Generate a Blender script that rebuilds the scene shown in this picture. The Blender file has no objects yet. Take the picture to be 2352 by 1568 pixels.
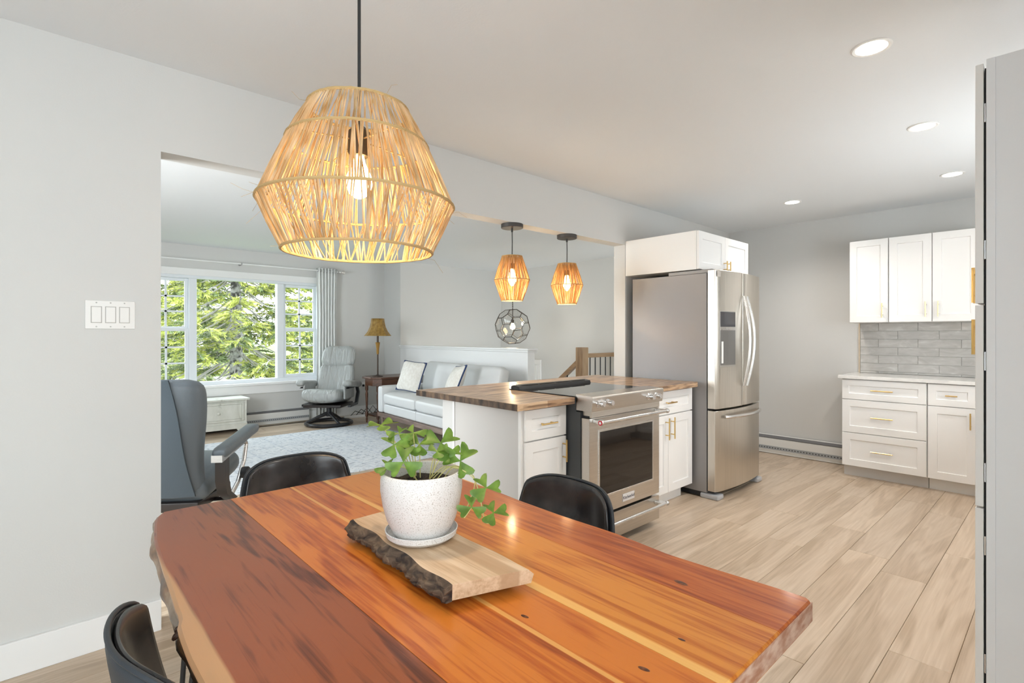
import bpy, bmesh, math, random
from mathutils import Vector, Matrix
random.seed(7)
sc = bpy.context.scene
COL = sc.collection
R = math.radians

# ------------------------------------------------------------------ camera, world, light, exposure
cam = bpy.data.cameras.new('camera'); camo = bpy.data.objects.new('camera', cam); COL.objects.link(camo)
HC = 1.283
camo.location = (0, 0, HC); camo.rotation_euler = (R(90), 0, -0.744424)
cam.sensor_width = 36; cam.lens = 1187.27 / 2352 * 36; cam.shift_y = -15.6 / 2352; cam.clip_start = .02; cam.clip_end = 300
sc.camera = camo
sc.view_settings.view_transform = 'Standard'; sc.view_settings.look = 'None'
sc.view_settings.exposure = 0.48; sc.view_settings.gamma = 1; sc.view_settings.use_curve_mapping = False
sc.cycles.use_denoising = True
sc.cycles.max_bounces = 8; sc.cycles.diffuse_bounces = 5; sc.cycles.glossy_bounces = 4; sc.cycles.transparent_max_bounces = 12
sc.cycles.sample_clamp_indirect = 6; sc.cycles.caustics_reflective = False; sc.cycles.caustics_refractive = False
w = bpy.data.worlds.new('World'); sc.world = w; w.use_nodes = True
w.node_tree.nodes['Background'].inputs[0].default_value = (.87, .96, 1, 1)
w.node_tree.nodes['Background'].inputs[1].default_value = 4.8

def light(name, kind, loc, energy, color, rot=(0, 0, 0), **k):
    l = bpy.data.lights.new(name, kind); o = bpy.data.objects.new(name, l); COL.objects.link(o)
    o.location = loc; o.rotation_euler = rot; l.energy = energy; l.color = color
    for a, b in k.items(): setattr(l, a, b)
    return o
# daylight of the patio door behind the camera (opening in wall_south), then two added fill lamps
light('patio_daylight', 'AREA', (-.5, -.50, 1.15), 2, (.88, .95, 1), (R(90), 0, 0), shape='RECTANGLE', size=1.4, size_y=2.0)
light('west_fill', 'AREA', (-1.56, 3.6, 1.4), 70, (.92, .97, 1), (R(90), 0, R(-90)), shape='RECTANGLE', size=1.2, size_y=1.3)  # added lamp in an unseen opening of wall_west, brightens the living room
light('kitchen_fill', 'AREA', (3.97, -.50, 1.5), 7, (.97, .98, 1), (R(90), 0, 0), shape='RECTANGLE', size=1.0, size_y=.75)  # added lamp behind an unseen opening of wall_south, brightens the kitchen
# portal that guides sampling of the sky through the living room window
po = light('window_portal', 'AREA', (2.07, 7.98, 1.34), 1, (1, 1, 1), (R(-90), 0, 0), shape='RECTANGLE', size=2.4, size_y=1.5)
po.data.cycles.is_portal = True

# ------------------------------------------------------------------ materials
MATS = {}
def mat(name, col=(.8, .8, .8), rough=.5, metal=0., bump=None, coat=0., spec=None, emit=None, trans=None):
    """bump=(scale, strength, stretch xyz)"""
    if name in MATS: return MATS[name]
    m = bpy.data.materials.new(name); m.use_nodes = True; MATS[name] = m
    nt = m.node_tree; p = nt.nodes['Principled BSDF']
    p.inputs['Base Color'].default_value = (*col, 1); p.inputs['Roughness'].default_value = rough; p.inputs['Metallic'].default_value = metal
    p.inputs['Coat Weight'].default_value = coat; p.inputs['Coat Roughness'].default_value = .08
    if spec is not None: p.inputs['Specular IOR Level'].default_value = spec
    if emit: p.inputs['Emission Color'].default_value = (*emit[0], 1); p.inputs['Emission Strength'].default_value = emit[1]
    if bump:
        tc = nt.nodes.new('ShaderNodeTexCoord'); mp = nt.nodes.new('ShaderNodeMapping'); nz = nt.nodes.new('ShaderNodeTexNoise'); b = nt.nodes.new('ShaderNodeBump')
        mp.inputs['Scale'].default_value = bump[2] if len(bump) > 2 else (1, 1, 1)
        nz.inputs['Scale'].default_value = bump[0]; nz.inputs['Detail'].default_value = 3
        b.inputs['Strength'].default_value = bump[1]; b.inputs['Distance'].default_value = .01
        L = nt.links.new
        L(tc.outputs['Object'], mp.inputs[0]); L(mp.outputs[0], nz.inputs['Vector']); L(nz.outputs[0], b.inputs['Height']); L(b.outputs[0], p.inputs['Normal'])
    return m
def ramp(nt, stops):
    r = nt.nodes.new('ShaderNodeValToRGB'); e = r.color_ramp.elements
    while len(e) < len(stops): e.new(.5)
    for i, (pos, c) in enumerate(stops): e[i].position = pos; e[i].color = (*c, 1)
    return r
def mottle(name, stops, scale, stretch=(1, 1, 1), rough=.5, metal=0., detail=4, bump=0., rnd=False, coat=0., dist=0.):
    """noise driven colour"""
    m = mat(name, stops[0][1], rough, metal, coat=coat); nt = m.node_tree; p = nt.nodes['Principled BSDF']; L = nt.links.new
    tc = nt.nodes.new('ShaderNodeTexCoord'); mp = nt.nodes.new('ShaderNodeMapping'); nz = nt.nodes.new('ShaderNodeTexNoise')
    mp.inputs['Scale'].default_value = stretch; nz.inputs['Scale'].default_value = scale; nz.inputs['Detail'].default_value = detail; nz.inputs['Distortion'].default_value = dist
    L(tc.outputs['Object'], mp.inputs[0])
    if rnd:
        oi = nt.nodes.new('ShaderNodeObjectInfo'); vm = nt.nodes.new('ShaderNodeVectorMath'); vm.operation = 'SCALE'; vm.inputs[0].default_value = (37, 53, 11)
        L(oi.outputs['Random'], vm.inputs['Scale']); L(vm.outputs[0], mp.inputs['Location'])
    L(mp.outputs[0], nz.inputs['Vector'])
    r = ramp(nt, stops); L(nz.outputs[0], r.inputs[0]); L(r.outputs[0], p.inputs['Base Color'])
    if bump:
        b = nt.nodes.new('ShaderNodeBump'); b.inputs['Strength'].default_value = bump; b.inputs['Distance'].default_value = .01
        L(nz.outputs[0], b.inputs['Height']); L(b.outputs[0], p.inputs['Normal'])
    return m
def wood(name, dark, mid, pale, axis='y', rough=.35, coat=0., scale=1., rnd=False, val=0., sap=None, sapcol=(.72, .42, .18), ringy=.5, coatr=.1, fk=.55):
    """stretched noise for pores plus distorted bands for figure; sap=(x at edge, width, side) paints a pale sapwood stripe"""
    m = mat(name, mid, rough, coat=coat); nt = m.node_tree; p = nt.nodes['Principled BSDF']; L = nt.links.new; nn = nt.nodes.new
    p.inputs['Coat Roughness'].default_value = coatr
    tc = nn('ShaderNodeTexCoord'); oi = nn('ShaderNodeObjectInfo'); vm = nn('ShaderNodeVectorMath'); vm.operation = 'SCALE'; vm.inputs[0].default_value = (37, 53, 11)
    ad = nn('ShaderNodeVectorMath'); L(tc.outputs['Object'], ad.inputs[0])
    if rnd: L(oi.outputs['Random'], vm.inputs['Scale']); L(vm.outputs[0], ad.inputs[1])
    st = {'y': (1, .07, 1), 'x': (.07, 1, 1), 'z': (1, 1, .07)}[axis]
    def noise(sc_, det, stretch, dist=0.):
        mp = nn('ShaderNodeMapping'); mp.inputs['Scale'].default_value = stretch; nz = nn('ShaderNodeTexNoise')
        nz.inputs['Scale'].default_value = sc_; nz.inputs['Detail'].default_value = det; nz.inputs['Distortion'].default_value = dist
        L(ad.outputs[0], mp.inputs[0]); L(mp.outputs[0], nz.inputs['Vector']); return nz
    big = noise(9 * scale, 3, tuple(a if a < .5 else 1 for a in {'y': (1, .16, 1), 'x': (.16, 1, 1), 'z': (1, 1, .16)}[axis]), .6)
    fine = noise(110 * scale, 6, tuple(a * .6 if a < .5 else 1 for a in st), .4)
    # bands: sine of the large noise
    mu = nn('ShaderNodeMath'); mu.operation = 'MULTIPLY'; mu.inputs[1].default_value = 38; L(big.outputs[0], mu.inputs[0])
    sn = nn('ShaderNodeMath'); sn.operation = 'SINE'; L(mu.outputs[0], sn.inputs[0])
    m1 = nn('ShaderNodeMath'); m1.operation = 'MULTIPLY_ADD'; m1.inputs[1].default_value = .07 * ringy; L(sn.outputs[0], m1.inputs[0]); L(big.outputs[0], m1.inputs[2])
    m2 = nn('ShaderNodeMath'); m2.operation = 'MULTIPLY_ADD'; m2.inputs[1].default_value = fk; L(fine.outputs[0], m2.inputs[0]); L(m1.outputs[0], m2.inputs[2])
    r = ramp(nt, [(.55, dark), (.775, mid), (1.0, pale)]); L(m2.outputs[0], r.inputs[0])
    out = r.outputs[0]
    if sap:
        sx = nn('ShaderNodeSeparateXYZ'); L(tc.outputs['Object'], sx.inputs[0])
        d = nn('ShaderNodeMath'); d.operation = 'SUBTRACT'; L(sx.outputs[0], d.inputs[0]); d.inputs[1].default_value = sap[0]
        ab = nn('ShaderNodeMath'); ab.operation = 'ABSOLUTE'; L(d.outputs[0], ab.inputs[0])
        nz = noise(5, 2, {'y': (1, .35, 1), 'x': (.35, 1, 1), 'z': (1, 1, .35)}[axis], .2)
        ma = nn('ShaderNodeMath'); ma.operation = 'MULTIPLY_ADD'; L(nz.outputs[0], ma.inputs[0]); ma.inputs[1].default_value = -sap[1] * 1.6; L(ab.outputs[0], ma.inputs[2])
        mr = nn('ShaderNodeMapRange'); L(ma.outputs[0], mr.inputs[0]); mr.inputs[1].default_value = -.10 * sap[1]; mr.inputs[2].default_value = .22 * sap[1]; mr.inputs[3].default_value = .82; mr.inputs[4].default_value = 0
        mx = nn('ShaderNodeMix'); mx.data_type = 'RGBA'; L(mr.outputs[0], mx.inputs[0]); L(out, mx.inputs[6]); mx.inputs[7].default_value = (*sapcol, 1); out = mx.outputs[2]
    if val:
        hs = nn('ShaderNodeHueSaturation'); mr2 = nn('ShaderNodeMapRange'); L(oi.outputs['Random'], mr2.inputs[0]); mr2.inputs[3].default_value = 1 - val; mr2.inputs[4].default_value = 1 + val
        L(mr2.outputs[0], hs.inputs['Value']); L(out, hs.inputs['Color']); out = hs.outputs[0]
    L(out, p.inputs['Base Color'])
    b = nn('ShaderNodeBump'); b.inputs['Strength'].default_value = .08; b.inputs['Distance'].default_value = .004; L(fine.outputs[0], b.inputs['Height']); L(b.outputs[0], p.inputs['Normal'])
    return m
def translucent(name, stops, scale, stretch, amount=.5):
    m = mottle(name, stops, scale, stretch, rough=.7); nt = m.node_tree; p = nt.nodes['Principled BSDF']; L = nt.links.new
    tr = nt.nodes.new('ShaderNodeBsdfTranslucent'); mx = nt.nodes.new('ShaderNodeMixShader'); mx.inputs[0].default_value = amount
    L(p.inputs['Base Color'].links[0].from_socket, tr.inputs[0]); L(p.outputs[0], mx.inputs[1]); L(tr.outputs[0], mx.inputs[2]); L(mx.outputs[0], nt.nodes['Material Output'].inputs[0])
    return m
def pane_mat(name, tint=(1, 1, 1), refl=.12):
    m = bpy.data.materials.new(name); m.use_nodes = True; MATS[name] = m; nt = m.node_tree; L = nt.links.new
    nt.nodes.remove(nt.nodes['Principled BSDF'])
    t = nt.nodes.new('ShaderNodeBsdfTransparent'); t.inputs[0].default_value = (*tint, 1); g = nt.nodes.new('ShaderNodeBsdfGlossy'); g.inputs['Roughness'].default_value = .02
    f = nt.nodes.new('ShaderNodeLayerWeight'); f.inputs[0].default_value = .25; mu = nt.nodes.new('ShaderNodeMath'); mu.operation = 'MULTIPLY_ADD'; mu.inputs[1].default_value = refl * 2; mu.inputs[2].default_value = refl * .25
    mx = nt.nodes.new('ShaderNodeMixShader'); L(f.outputs['Facing'], mu.inputs[0]); L(mu.outputs[0], mx.inputs[0]); L(t.outputs[0], mx.inputs[1]); L(g.outputs[0], mx.inputs[2]); L(mx.outputs[0], nt.nodes['Material Output'].inputs[0])
    return m

M = dict(
    wall=mat('wall_paint', (.635, .635, .622), .75, bump=(160, .05)),
    ceil=mat('ceiling_paint', (.765, .785, .80), .85, bump=(120, .05)),
    trim=mat('trim_paint', (.84, .845, .845), .4),
    cab=mat('cabinet_paint', (.86, .855, .845), .38),
    panelgrey=mat('grey_panel_paint', (.56, .545, .525), .6, bump=(200, .04)),
    vinyl=mat('window_vinyl', (.78, .82, .86), .35),
    brass=mat('brushed_brass', (.72, .50, .20), .28, 1.),
    steel=None, black=mat('black_metal', (.018, .019, .021), .38, .2),
    darkgap=mat('dark_recess', (.015, .015, .018), .6),
    plasticw=mat('white_plastic', (.80, .795, .78), .35),
    chrome=mat('polished_chrome', (.78, .78, .80), .08, 1.),
    ovenglass=mat('oven_glass', (.010, .008, .007), .04, spec=.5),
    cooktop=mat('cooktop_glass', (.012, .013, .014), .03, spec=1.),
    quartz=mottle('quartz', [(.45, (.80, .79, .77)), (.62, (.72, .71, .70))], 14, rough=.12),
    heater=mat('heater_enamel', (.74, .74, .72), .35),
    leatherw=mat('white_leather', (.66, .675, .68), .42, bump=(9, .25)),
    leatherg=mat('grey_leather', (.36, .375, .37), .38),
    leatherd=mat('slate_leather', (.125, .148, .17), .42, bump=(60, .1)),
    fabricd=mat('slate_fabric', (.062, .082, .10), .8, bump=(500, .2)),
    black_leather=mottle('black_leather', [(.35, (.010, .010, .012)), (.7, (.045, .041, .040))], 9, rough=.24, bump=.12),
    shell=mat('black_shell', (.022, .027, .034), .5, bump=(700, .12)),
    darkwood=wood('dark_wood', (.03, .012, .006), (.085, .035, .018), (.14, .06, .03), 'x', .3),
    railwood=wood('rail_wood', (.20, .12, .06), (.32, .20, .11), (.42, .28, .16), 'z', .4),
    sofawood=wood('sofa_wood', (.10, .065, .05), (.20, .14, .115), (.30, .22, .18), 'y', .45),
    blackwood=mat('black_stained_wood', (.02, .015, .014), .3),
    pillow=mottle('pillow_velvet', [(.4, (.72, .70, .65)), (.65, (.80, .79, .75))], 30, rough=.8, bump=.2),
    navy=mat('navy_piping', (.02, .045, .13), .7),
    curtain=mat('curtain_fabric', (.80, .82, .81), .85, bump=(300, .1)),
    chest=mottle('distressed_white', [(.24, (.34, .34, .30)), (.34, (.60, .61, .55)), (.7, (.72, .73, .68))], 9, (1, 1, .35), rough=.6, detail=8, dist=.6),
    pot=mottle('speckled_ceramic', [(.33, (.42, .37, .32)), (.41, (.68, .66, .64)), (.7, (.74, .72, .70))], 420, rough=.55, detail=2),
    soil=mottle('potting_soil', [(.4, (.012, .008, .006)), (.7, (.06, .04, .03))], 160, rough=.95, bump=.8),
    leaf=None, stem=mat('plant_stem', (.55, .50, .20), .5),
    cord=mat('black_cord', (.012, .011, .011), .5),
    socket=mat('bulb_socket', (.05, .035, .02), .5),
    bulb=mat('bulb_glow', (1, .85, .6), .3, emit=((1, .66, .28), 14)),
    led=mat('led_lens', (1, .95, .88), .3, emit=((1, .93, .83), 22)),
    lampshade=mottle('mica_shade', [(.3, (.20, .11, .02)), (.7, (.36, .22, .05))], 25, rough=.5),
    bronze=mat('bronze', (.05, .032, .022), .35, .6),
    goldwood=mat('antique_gold', (.30, .16, .03), .35, .4),
    lead=mat('leaded_frame', (.06, .05, .045), .4, .7),
)
def brushed(name, col, rough, stretch=(90, 1, 1), var=.15):
    m = mat(name, col, rough, 1.); nt = m.node_tree; p = nt.nodes['Principled BSDF']; L = nt.links.new
    tc = nt.nodes.new('ShaderNodeTexCoord'); mp = nt.nodes.new('ShaderNodeMapping'); nz = nt.nodes.new('ShaderNodeTexNoise'); mp.inputs['Scale'].default_value = stretch
    nz.inputs['Scale'].default_value = 3; nz.inputs['Detail'].default_value = 6; L(tc.outputs['Object'], mp.inputs[0]); L(mp.outputs[0], nz.inputs['Vector'])
    mr = nt.nodes.new('ShaderNodeMapRange'); mr.inputs[3].default_value = rough - var; mr.inputs[4].default_value = rough + var; L(nz.outputs[0], mr.inputs[0]); L(mr.outputs[0], p.inputs['Roughness'])
    r = ramp(nt, [(.3, tuple(c * .93 for c in col)), (.7, tuple(min(1, c * 1.04) for c in col))]); L(nz.outputs[0], r.inputs[0]); L(r.outputs[0], p.inputs['Base Color'])
    return m
M['steel'] = brushed('stainless_range', (.62, .58, .53), .30, (1, 60, 60), .05)
M['steelf'] = brushed('stainless_fridge', (.64, .60, .54), .30, (30, 30, .8), .06)
M['steelbar'] = brushed('stainless_bar', (.70, .69, .68), .25, (3, 3, 60), .08)
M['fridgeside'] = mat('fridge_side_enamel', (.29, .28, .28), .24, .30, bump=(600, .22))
M['leaf'] = mottle('clover_leaf', [(.35, (.07, .15, .02)), (.7, (.19, .33, .05))], 40, rough=.45)
M['leaf'].node_tree.nodes['Principled BSDF'].inputs['Subsurface Weight'].default_value = .0
lt = M['leaf'].node_tree; _tr = lt.nodes.new('ShaderNodeBsdfTranslucent'); _tr.inputs[0].default_value = (.26, .46, .05, 1); _mx = lt.nodes.new('ShaderNodeMixShader'); _mx.inputs[0].default_value = .25
lt.links.new(lt.nodes['Principled BSDF'].outputs[0], _mx.inputs[1]); lt.links.new(_tr.outputs[0], _mx.inputs[2]); lt.links.new(_mx.outputs[0], lt.nodes['Material Output'].inputs[0])
M['plank'] = wood('oak_laminate', (.41, .31, .215), (.53, .415, .305), (.62, .505, .39), 'x', .30, scale=.8, rnd=True, val=.06, ringy=1.1)
M['plank'].node_tree.nodes['Principled BSDF'].inputs['Specular IOR Level'].default_value = .45
M['raffia'] = translucent('raffia', [(.3, (.50, .33, .15)), (.55, (.72, .55, .32)), (.75, (.84, .71, .50))], 30, (1, 1, .25), .45)
M['raffia2'] = translucent('raffia_dark', [(.3, (.48, .28, .10)), (.6, (.70, .48, .22))], 40, (1, 1, .3), .5)
M['twine'] = mat('twine', (.42, .28, .12), .8)
M['glass'] = pane_mat('window_glass', (.985, .992, .995), .012)
M['globeglass'] = pane_mat('globe_glass', (.975, .975, .97), .12)
M['barkboard'] = mottle('bark', [(.34, (.022, .013, .010)), (.5, (.085, .055, .036)), (.72, (.20, .14, .09))], 34, (1, .7, 2), rough=.8, detail=8, bump=1., dist=.8)
M['slab'] = wood('slab_wood', (.42, .27, .15), (.60, .43, .28), (.70, .54, .38), 'y', .5, scale=1.4, sap=(.700, .017, 0), sapcol=(.42, .27, .155))
# butcher block: staves
bb = mat('butcher_block', (.5, .3, .15), .32, coat=.25); nt = bb.node_tree; L = nt.links.new
tc = nt.nodes.new('ShaderNodeTexCoord'); br = nt.nodes.new('ShaderNodeTexBrick'); nz = nt.nodes.new('ShaderNodeTexNoise'); mp = nt.nodes.new('ShaderNodeMapping'); mp.inputs['Scale'].default_value = (2.5, 22, 22)
br.offset = .37; br.inputs['Scale'].default_value = 1; br.inputs['Brick Width'].default_value = .42; br.inputs['Row Height'].default_value = .042; br.inputs['Mortar Size'].default_value = .0006; br.inputs['Bias'].default_value = -.1
br.inputs['Color1'].default_value = (.66, .47, .30, 1); br.inputs['Color2'].default_value = (.36, .21, .11, 1); br.inputs['Mortar'].default_value = (.2, .11, .06, 1)
L(tc.outputs['Object'], br.inputs['Vector']); L(tc.outputs['Object'], mp.inputs[0]); L(mp.outputs[0], nz.inputs['Vector']); nz.inputs['Scale'].default_value = 2; nz.inputs['Detail'].default_value = 5; nz.inputs['Distortion'].default_value = .5
rr = ramp(nt, [(.38, (.35, .29, .25)), (.55, (1, .98, .95)), (.75, (1.0, 1.0, 1.0))]); L(nz.outputs[0], rr.inputs[0])
mx = nt.nodes.new('ShaderNodeMix'); mx.data_type = 'RGBA'; mx.blend_type = 'MULTIPLY'; mx.inputs[0].default_value = 1; L(br.outputs[0], mx.inputs[6]); L(rr.outputs[0], mx.inputs[7]); L(mx.outputs[2], nt.nodes['Principled BSDF'].inputs['Base Color'])
M['butcher'] = bb
# tile glaze
M['tile'] = mottle('glazed_tile', [(.35, (.47, .46, .44)), (.62, (.56, .55, .53)), (.74, (.66, .66, .64))], 7, (1, 1, 2.6), rough=.15, rnd=True, bump=.05, dist=1.2)
M['grout'] = mat('grout', (.66, .65, .62), .8)
# rug
rg = mottle('rug_wool', [(.30, (.36, .40, .46)), (.42, (.66, .70, .75)), (.7, (.80, .82, .85))], 26, (1, 1, 1), rough=.95, detail=9, bump=.5)
nt = rg.node_tree; L = nt.links.new; p = nt.nodes['Principled BSDF']; base = p.inputs['Base Color'].links[0].from_socket
tc = nt.nodes.new('ShaderNodeTexCoord'); br = nt.nodes.new('ShaderNodeTexBrick'); br.offset = 0; br.inputs['Scale'].default_value = 1; br.inputs['Brick Width'].default_value = .34; br.inputs['Row Height'].default_value = .34; br.inputs['Mortar Size'].default_value = .012; br.inputs['Mortar Smooth'].default_value = .6
br.inputs['Color1'].default_value = (1, 1, 1, 1); br.inputs['Color2'].default_value = (.95, .96, .97, 1); br.inputs['Mortar'].default_value = (.84, .87, .91, 1); L(tc.outputs['Object'], br.inputs['Vector'])
sp = nt.nodes.new('ShaderNodeTexNoise'); sp.inputs['Scale'].default_value = 45; sp.inputs['Detail'].default_value = 2; L(tc.outputs['Object'], sp.inputs['Vector'])
rs = ramp(nt, [(.26, (.12, .14, .20)), (.31, (1, 1, 1))]); L(sp.outputs[0], rs.inputs[0])
m1 = nt.nodes.new('ShaderNodeMix'); m1.data_type = 'RGBA'; m1.blend_type = 'MULTIPLY'; m1.inputs[0].default_value = 1; L(base, m1.inputs[6]); L(br.outputs[0], m1.inputs[7])
m2 = nt.nodes.new('ShaderNodeMix'); m2.data_type = 'RGBA'; m2.blend_type = 'MULTIPLY'; m2.inputs[0].default_value = 1; L(m1.outputs[2], m2.inputs[6]); L(rs.outputs[0], m2.inputs[7]); L(m2.outputs[2], p.inputs['Base Color'])
M['rug'] = rg
# leather wrinkles for the light recliner
nt = M['leatherg'].node_tree; L = nt.links.new; p = nt.nodes['Principled BSDF']
tc = nt.nodes.new('ShaderNodeTexCoord'); mp = nt.nodes.new('ShaderNodeMapping'); mp.inputs['Scale'].default_value = (1, .5, .22); wv = nt.nodes.new('ShaderNodeTexNoise'); wv.inputs['Scale'].default_value = 20; wv.inputs['Detail'].default_value = 2; wv.inputs['Distortion'].default_value = .6
b = nt.nodes.new('ShaderNodeBump'); b.inputs['Strength'].default_value = 1.; b.inputs['Distance'].default_value = .02; L(tc.outputs['Object'], mp.inputs[0]); L(mp.outputs[0], wv.inputs['Vector']); L(wv.outputs[0], b.inputs['Height']); L(b.outputs[0], p.inputs['Normal'])

# ------------------------------------------------------------------ mesh helpers
class B:
    def __init__(s): s.bm = bmesh.new()
    def _xf(s, vs, mx):
        if mx is not None: bmesh.ops.transform(s.bm, matrix=mx, verts=vs)
    def box(s, x0, x1, y0, y1, z0, z1, bev=0., seg=2, mx=None):
        r = bmesh.ops.create_cube(s.bm, size=1); vs = r['verts']
        for v in vs: v.co = Vector(((x0 + x1) / 2 + v.co.x * (x1 - x0), (y0 + y1) / 2 + v.co.y * (y1 - y0), (z0 + z1) / 2 + v.co.z * (z1 - z0)))
        if bev:
            es = list({e for v in vs for e in v.link_edges}); r2 = bmesh.ops.bevel(s.bm, geom=es, offset=bev, segments=seg, affect='EDGES', profile=.5); vs = list({v for f in r2['faces'] for v in f.verts} | {v for v in vs if v.is_valid})
        s._xf(vs, mx); return s
    def frame(s, x0, x1, y0, y1, z0, z1, l, r, bo, to, bev=0., mx=None):
        """rectangular frame in the xz plane: stiles full height, rails between them"""
        s.box(x0, x0 + l, y0, y1, z0, z1, bev, 1, mx); s.box(x1 - r, x1, y0, y1, z0, z1, bev, 1, mx)
        if bo: s.box(x0 + l, x1 - r, y0, y1, z0, z0 + bo, bev, 1, mx)
        if to: s.box(x0 + l, x1 - r, y0, y1, z1 - to, z1, bev, 1, mx)
        return s
    def tube(s, pts, r, n=8, cap=True, closed=False):
        pts = [Vector(p) for p in pts]; k = len(pts); rings = []
        rr = r if isinstance(r, (list, tuple)) else [r] * k
        up = None
        for i, p in enumerate(pts):
            if closed: t = (pts[(i + 1) % k] - pts[i - 1])
            else: t = pts[min(i + 1, k - 1)] - pts[max(i - 1, 0)]
            t = t.normalized() if t.length > 1e-9 else Vector((0, 0, 1))
            if up is None: up = t.orthogonal().normalized()
            up = (up - t * up.dot(t)); up = up.normalized() if up.length > 1e-6 else t.orthogonal().normalized()
            sd = t.cross(up)
            rings.append([s.bm.verts.new(p + (up * math.cos(a) + sd * math.sin(a)) * rr[i]) for a in [2 * math.pi * j / n for j in range(n)]])
        for i in range(k if closed else k - 1):
            a, b2 = rings[i], rings[(i + 1) % k]
            for j in range(n): s.bm.faces.new((a[j], a[(j + 1) % n], b2[(j + 1) % n], b2[j]))
        if cap and not closed: s.bm.faces.new(rings[0][::-1]); s.bm.faces.new(rings[-1])
        return s
    def lathe(s, prof, n=32, c=(0, 0, 0), cap=True, mx=None):
        rings = []; new = []
        for (r, z) in prof:
            ring = [s.bm.verts.new((c[0] + max(r, 1e-5) * math.cos(2 * math.pi * j / n), c[1] + max(r, 1e-5) * math.sin(2 * math.pi * j / n), c[2] + z)) for j in range(n)]
            rings.append(ring); new += ring
        for a, b2 in zip(rings, rings[1:]):
            for j in range(n): s.bm.faces.new((a[j], a[(j + 1) % n], b2[(j + 1) % n], b2[j]))
        if cap: s.bm.faces.new(rings[0][::-1]); s.bm.faces.new(rings[-1])
        s._xf(new, mx); return s
    def loft(s, secs, cap=True, closed=True):
        rings = [[s.bm.verts.new(p) for p in sec] for sec in secs]; n = len(rings[0])
        for a, b2 in zip(rings, rings[1:]):
            for j in range(n if closed else n - 1): s.bm.faces.new((a[j], a[(j + 1) % n], b2[(j + 1) % n], b2[j]))
        if cap and closed: s.bm.faces.new(rings[0][::-1]); s.bm.faces.new(rings[-1])
        return s
    def prism(s, poly, z0, z1, bev=0., f=None):
        """poly in 2D extruded z0..z1; f maps (a,b,c)->xyz"""
        f = f or (lambda a, b2, c: (a, b2, c)); n = len(poly)
        lo = [s.bm.verts.new(f(a, b2, z0)) for a, b2 in poly]; hi = [s.bm.verts.new(f(a, b2, z1)) for a, b2 in poly]
        fs = [s.bm.faces.new(lo[::-1]), s.bm.faces.new(hi)] + [s.bm.faces.new((lo[j], lo[(j + 1) % n], hi[(j + 1) % n], hi[j])) for j in range(n)]
        if bev: bmesh.ops.bevel(s.bm, geom=list({e for ff in fs for e in ff.edges}), offset=bev, segments=2, affect='EDGES', profile=.5)
        return s
    def puff(s, hx, hy, hz, r, puff=0., cuts=9, mx=None, fn=None):
        """rounded, slightly inflated cushion centred at the origin"""
        old = set(s.bm.verts); r0 = bmesh.ops.create_cube(s.bm, size=2); es = list({e for v in r0['verts'] for e in v.link_edges})
        bmesh.ops.subdivide_edges(s.bm, edges=es, cuts=cuts, use_grid_fill=True)
        vs = [v for v in s.bm.verts if v not in old]
        h = Vector((hx, hy, hz)); ri = Vector((min(r, hx), min(r, hy), min(r, hz)))
        for v in vs:
            q = Vector([math.copysign(abs(c) ** .75, c) for c in v.co]); p0 = Vector((q.x * hx, q.y * hy, q.z * hz))
            c = Vector([max(-(h[i] - ri[i]), min(h[i] - ri[i], p0[i])) for i in range(3)]); d = p0 - c
            if d.length > 1e-9:
                dn = Vector((d.x / ri.x, d.y / ri.y, d.z / ri.z)); dn.normalize(); m_ = max(abs(d.x / ri.x), abs(d.y / ri.y), abs(d.z / ri.z)); d = Vector((dn.x * ri.x, dn.y * ri.y, dn.z * ri.z)) * m_
            p1 = c + d
            p1.z += puff * (1 - q.x ** 2) * (1 - q.y ** 2) * (1 if q.z > 0 else -.3) * (abs(q.z))
            v.co = Vector(fn(p1)) if fn else p1
        s._xf(vs, mx); return s
    def shaker(s, u0, u1, z0, z1, f, t=.02, st=.055, rec=.009):
        """door/drawer front; f(u, n, z) with n outward from the front face"""
        st = min(st, (u1 - u0) * .3, (z1 - z0) * .3); V = lambda u, n, z: s.bm.verts.new(f(u, n, z))
        def rect(a, b2, c, d, n): return [V(a, n, c), V(b2, n, c), V(b2, n, d), V(a, n, d)]
        o = rect(u0, u1, z0, z1, 0); i1 = rect(u0 + st, u1 - st, z0 + st, z1 - st, 0); i2 = rect(u0 + st + .002, u1 - st - .002, z0 + st + .002, z1 - st - .002, -rec); bk = rect(u0, u1, z0, z1, -t)
        for a, b2 in ((o, i1), (i1, i2), (bk, o)):
            for j in range(4): s.bm.faces.new((a[j], a[(j + 1) % 4], b2[(j + 1) % 4], b2[j]))
        s.bm.faces.new(i2); s.bm.faces.new(bk[::-1]); return s
    def build(s, name, m, parent=None, world=None, bevel=0., smooth=35, sub=0, solid=0.):
        bmesh.ops.recalc_face_normals(s.bm, faces=s.bm.faces[:])
        me = bpy.data.meshes.new(name); s.bm.to_mesh(me); s.bm.free()
        if m: me.materials.append(M[m] if isinstance(m, str) else m)
        if smooth:
            me.polygons.foreach_set('use_smooth', [True] * len(me.polygons)); me.set_sharp_from_angle(angle=R(smooth))
        o = bpy.data.objects.new(name, me); COL.objects.link(o)
        if parent:
            o.parent = parent
            if world is not None: o.location = -Vector(world)
        if solid: md = o.modifiers.new('thickness', 'SOLIDIFY'); md.thickness = solid; md.offset = 0
        if bevel: md = o.modifiers.new('soft_edge', 'BEVEL'); md.width = bevel; md.segments = 2; md.limit_method = 'ANGLE'; md.angle_limit = R(40)
        if smooth and not sub and not solid and len(me.polygons) < 4000: md = o.modifiers.new('face_normals', 'WEIGHTED_NORMAL'); md.keep_sharp = True
        if sub: md = o.modifiers.new('smooth', 'SUBSURF'); md.levels = sub; md.render_levels = sub
        return o
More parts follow.
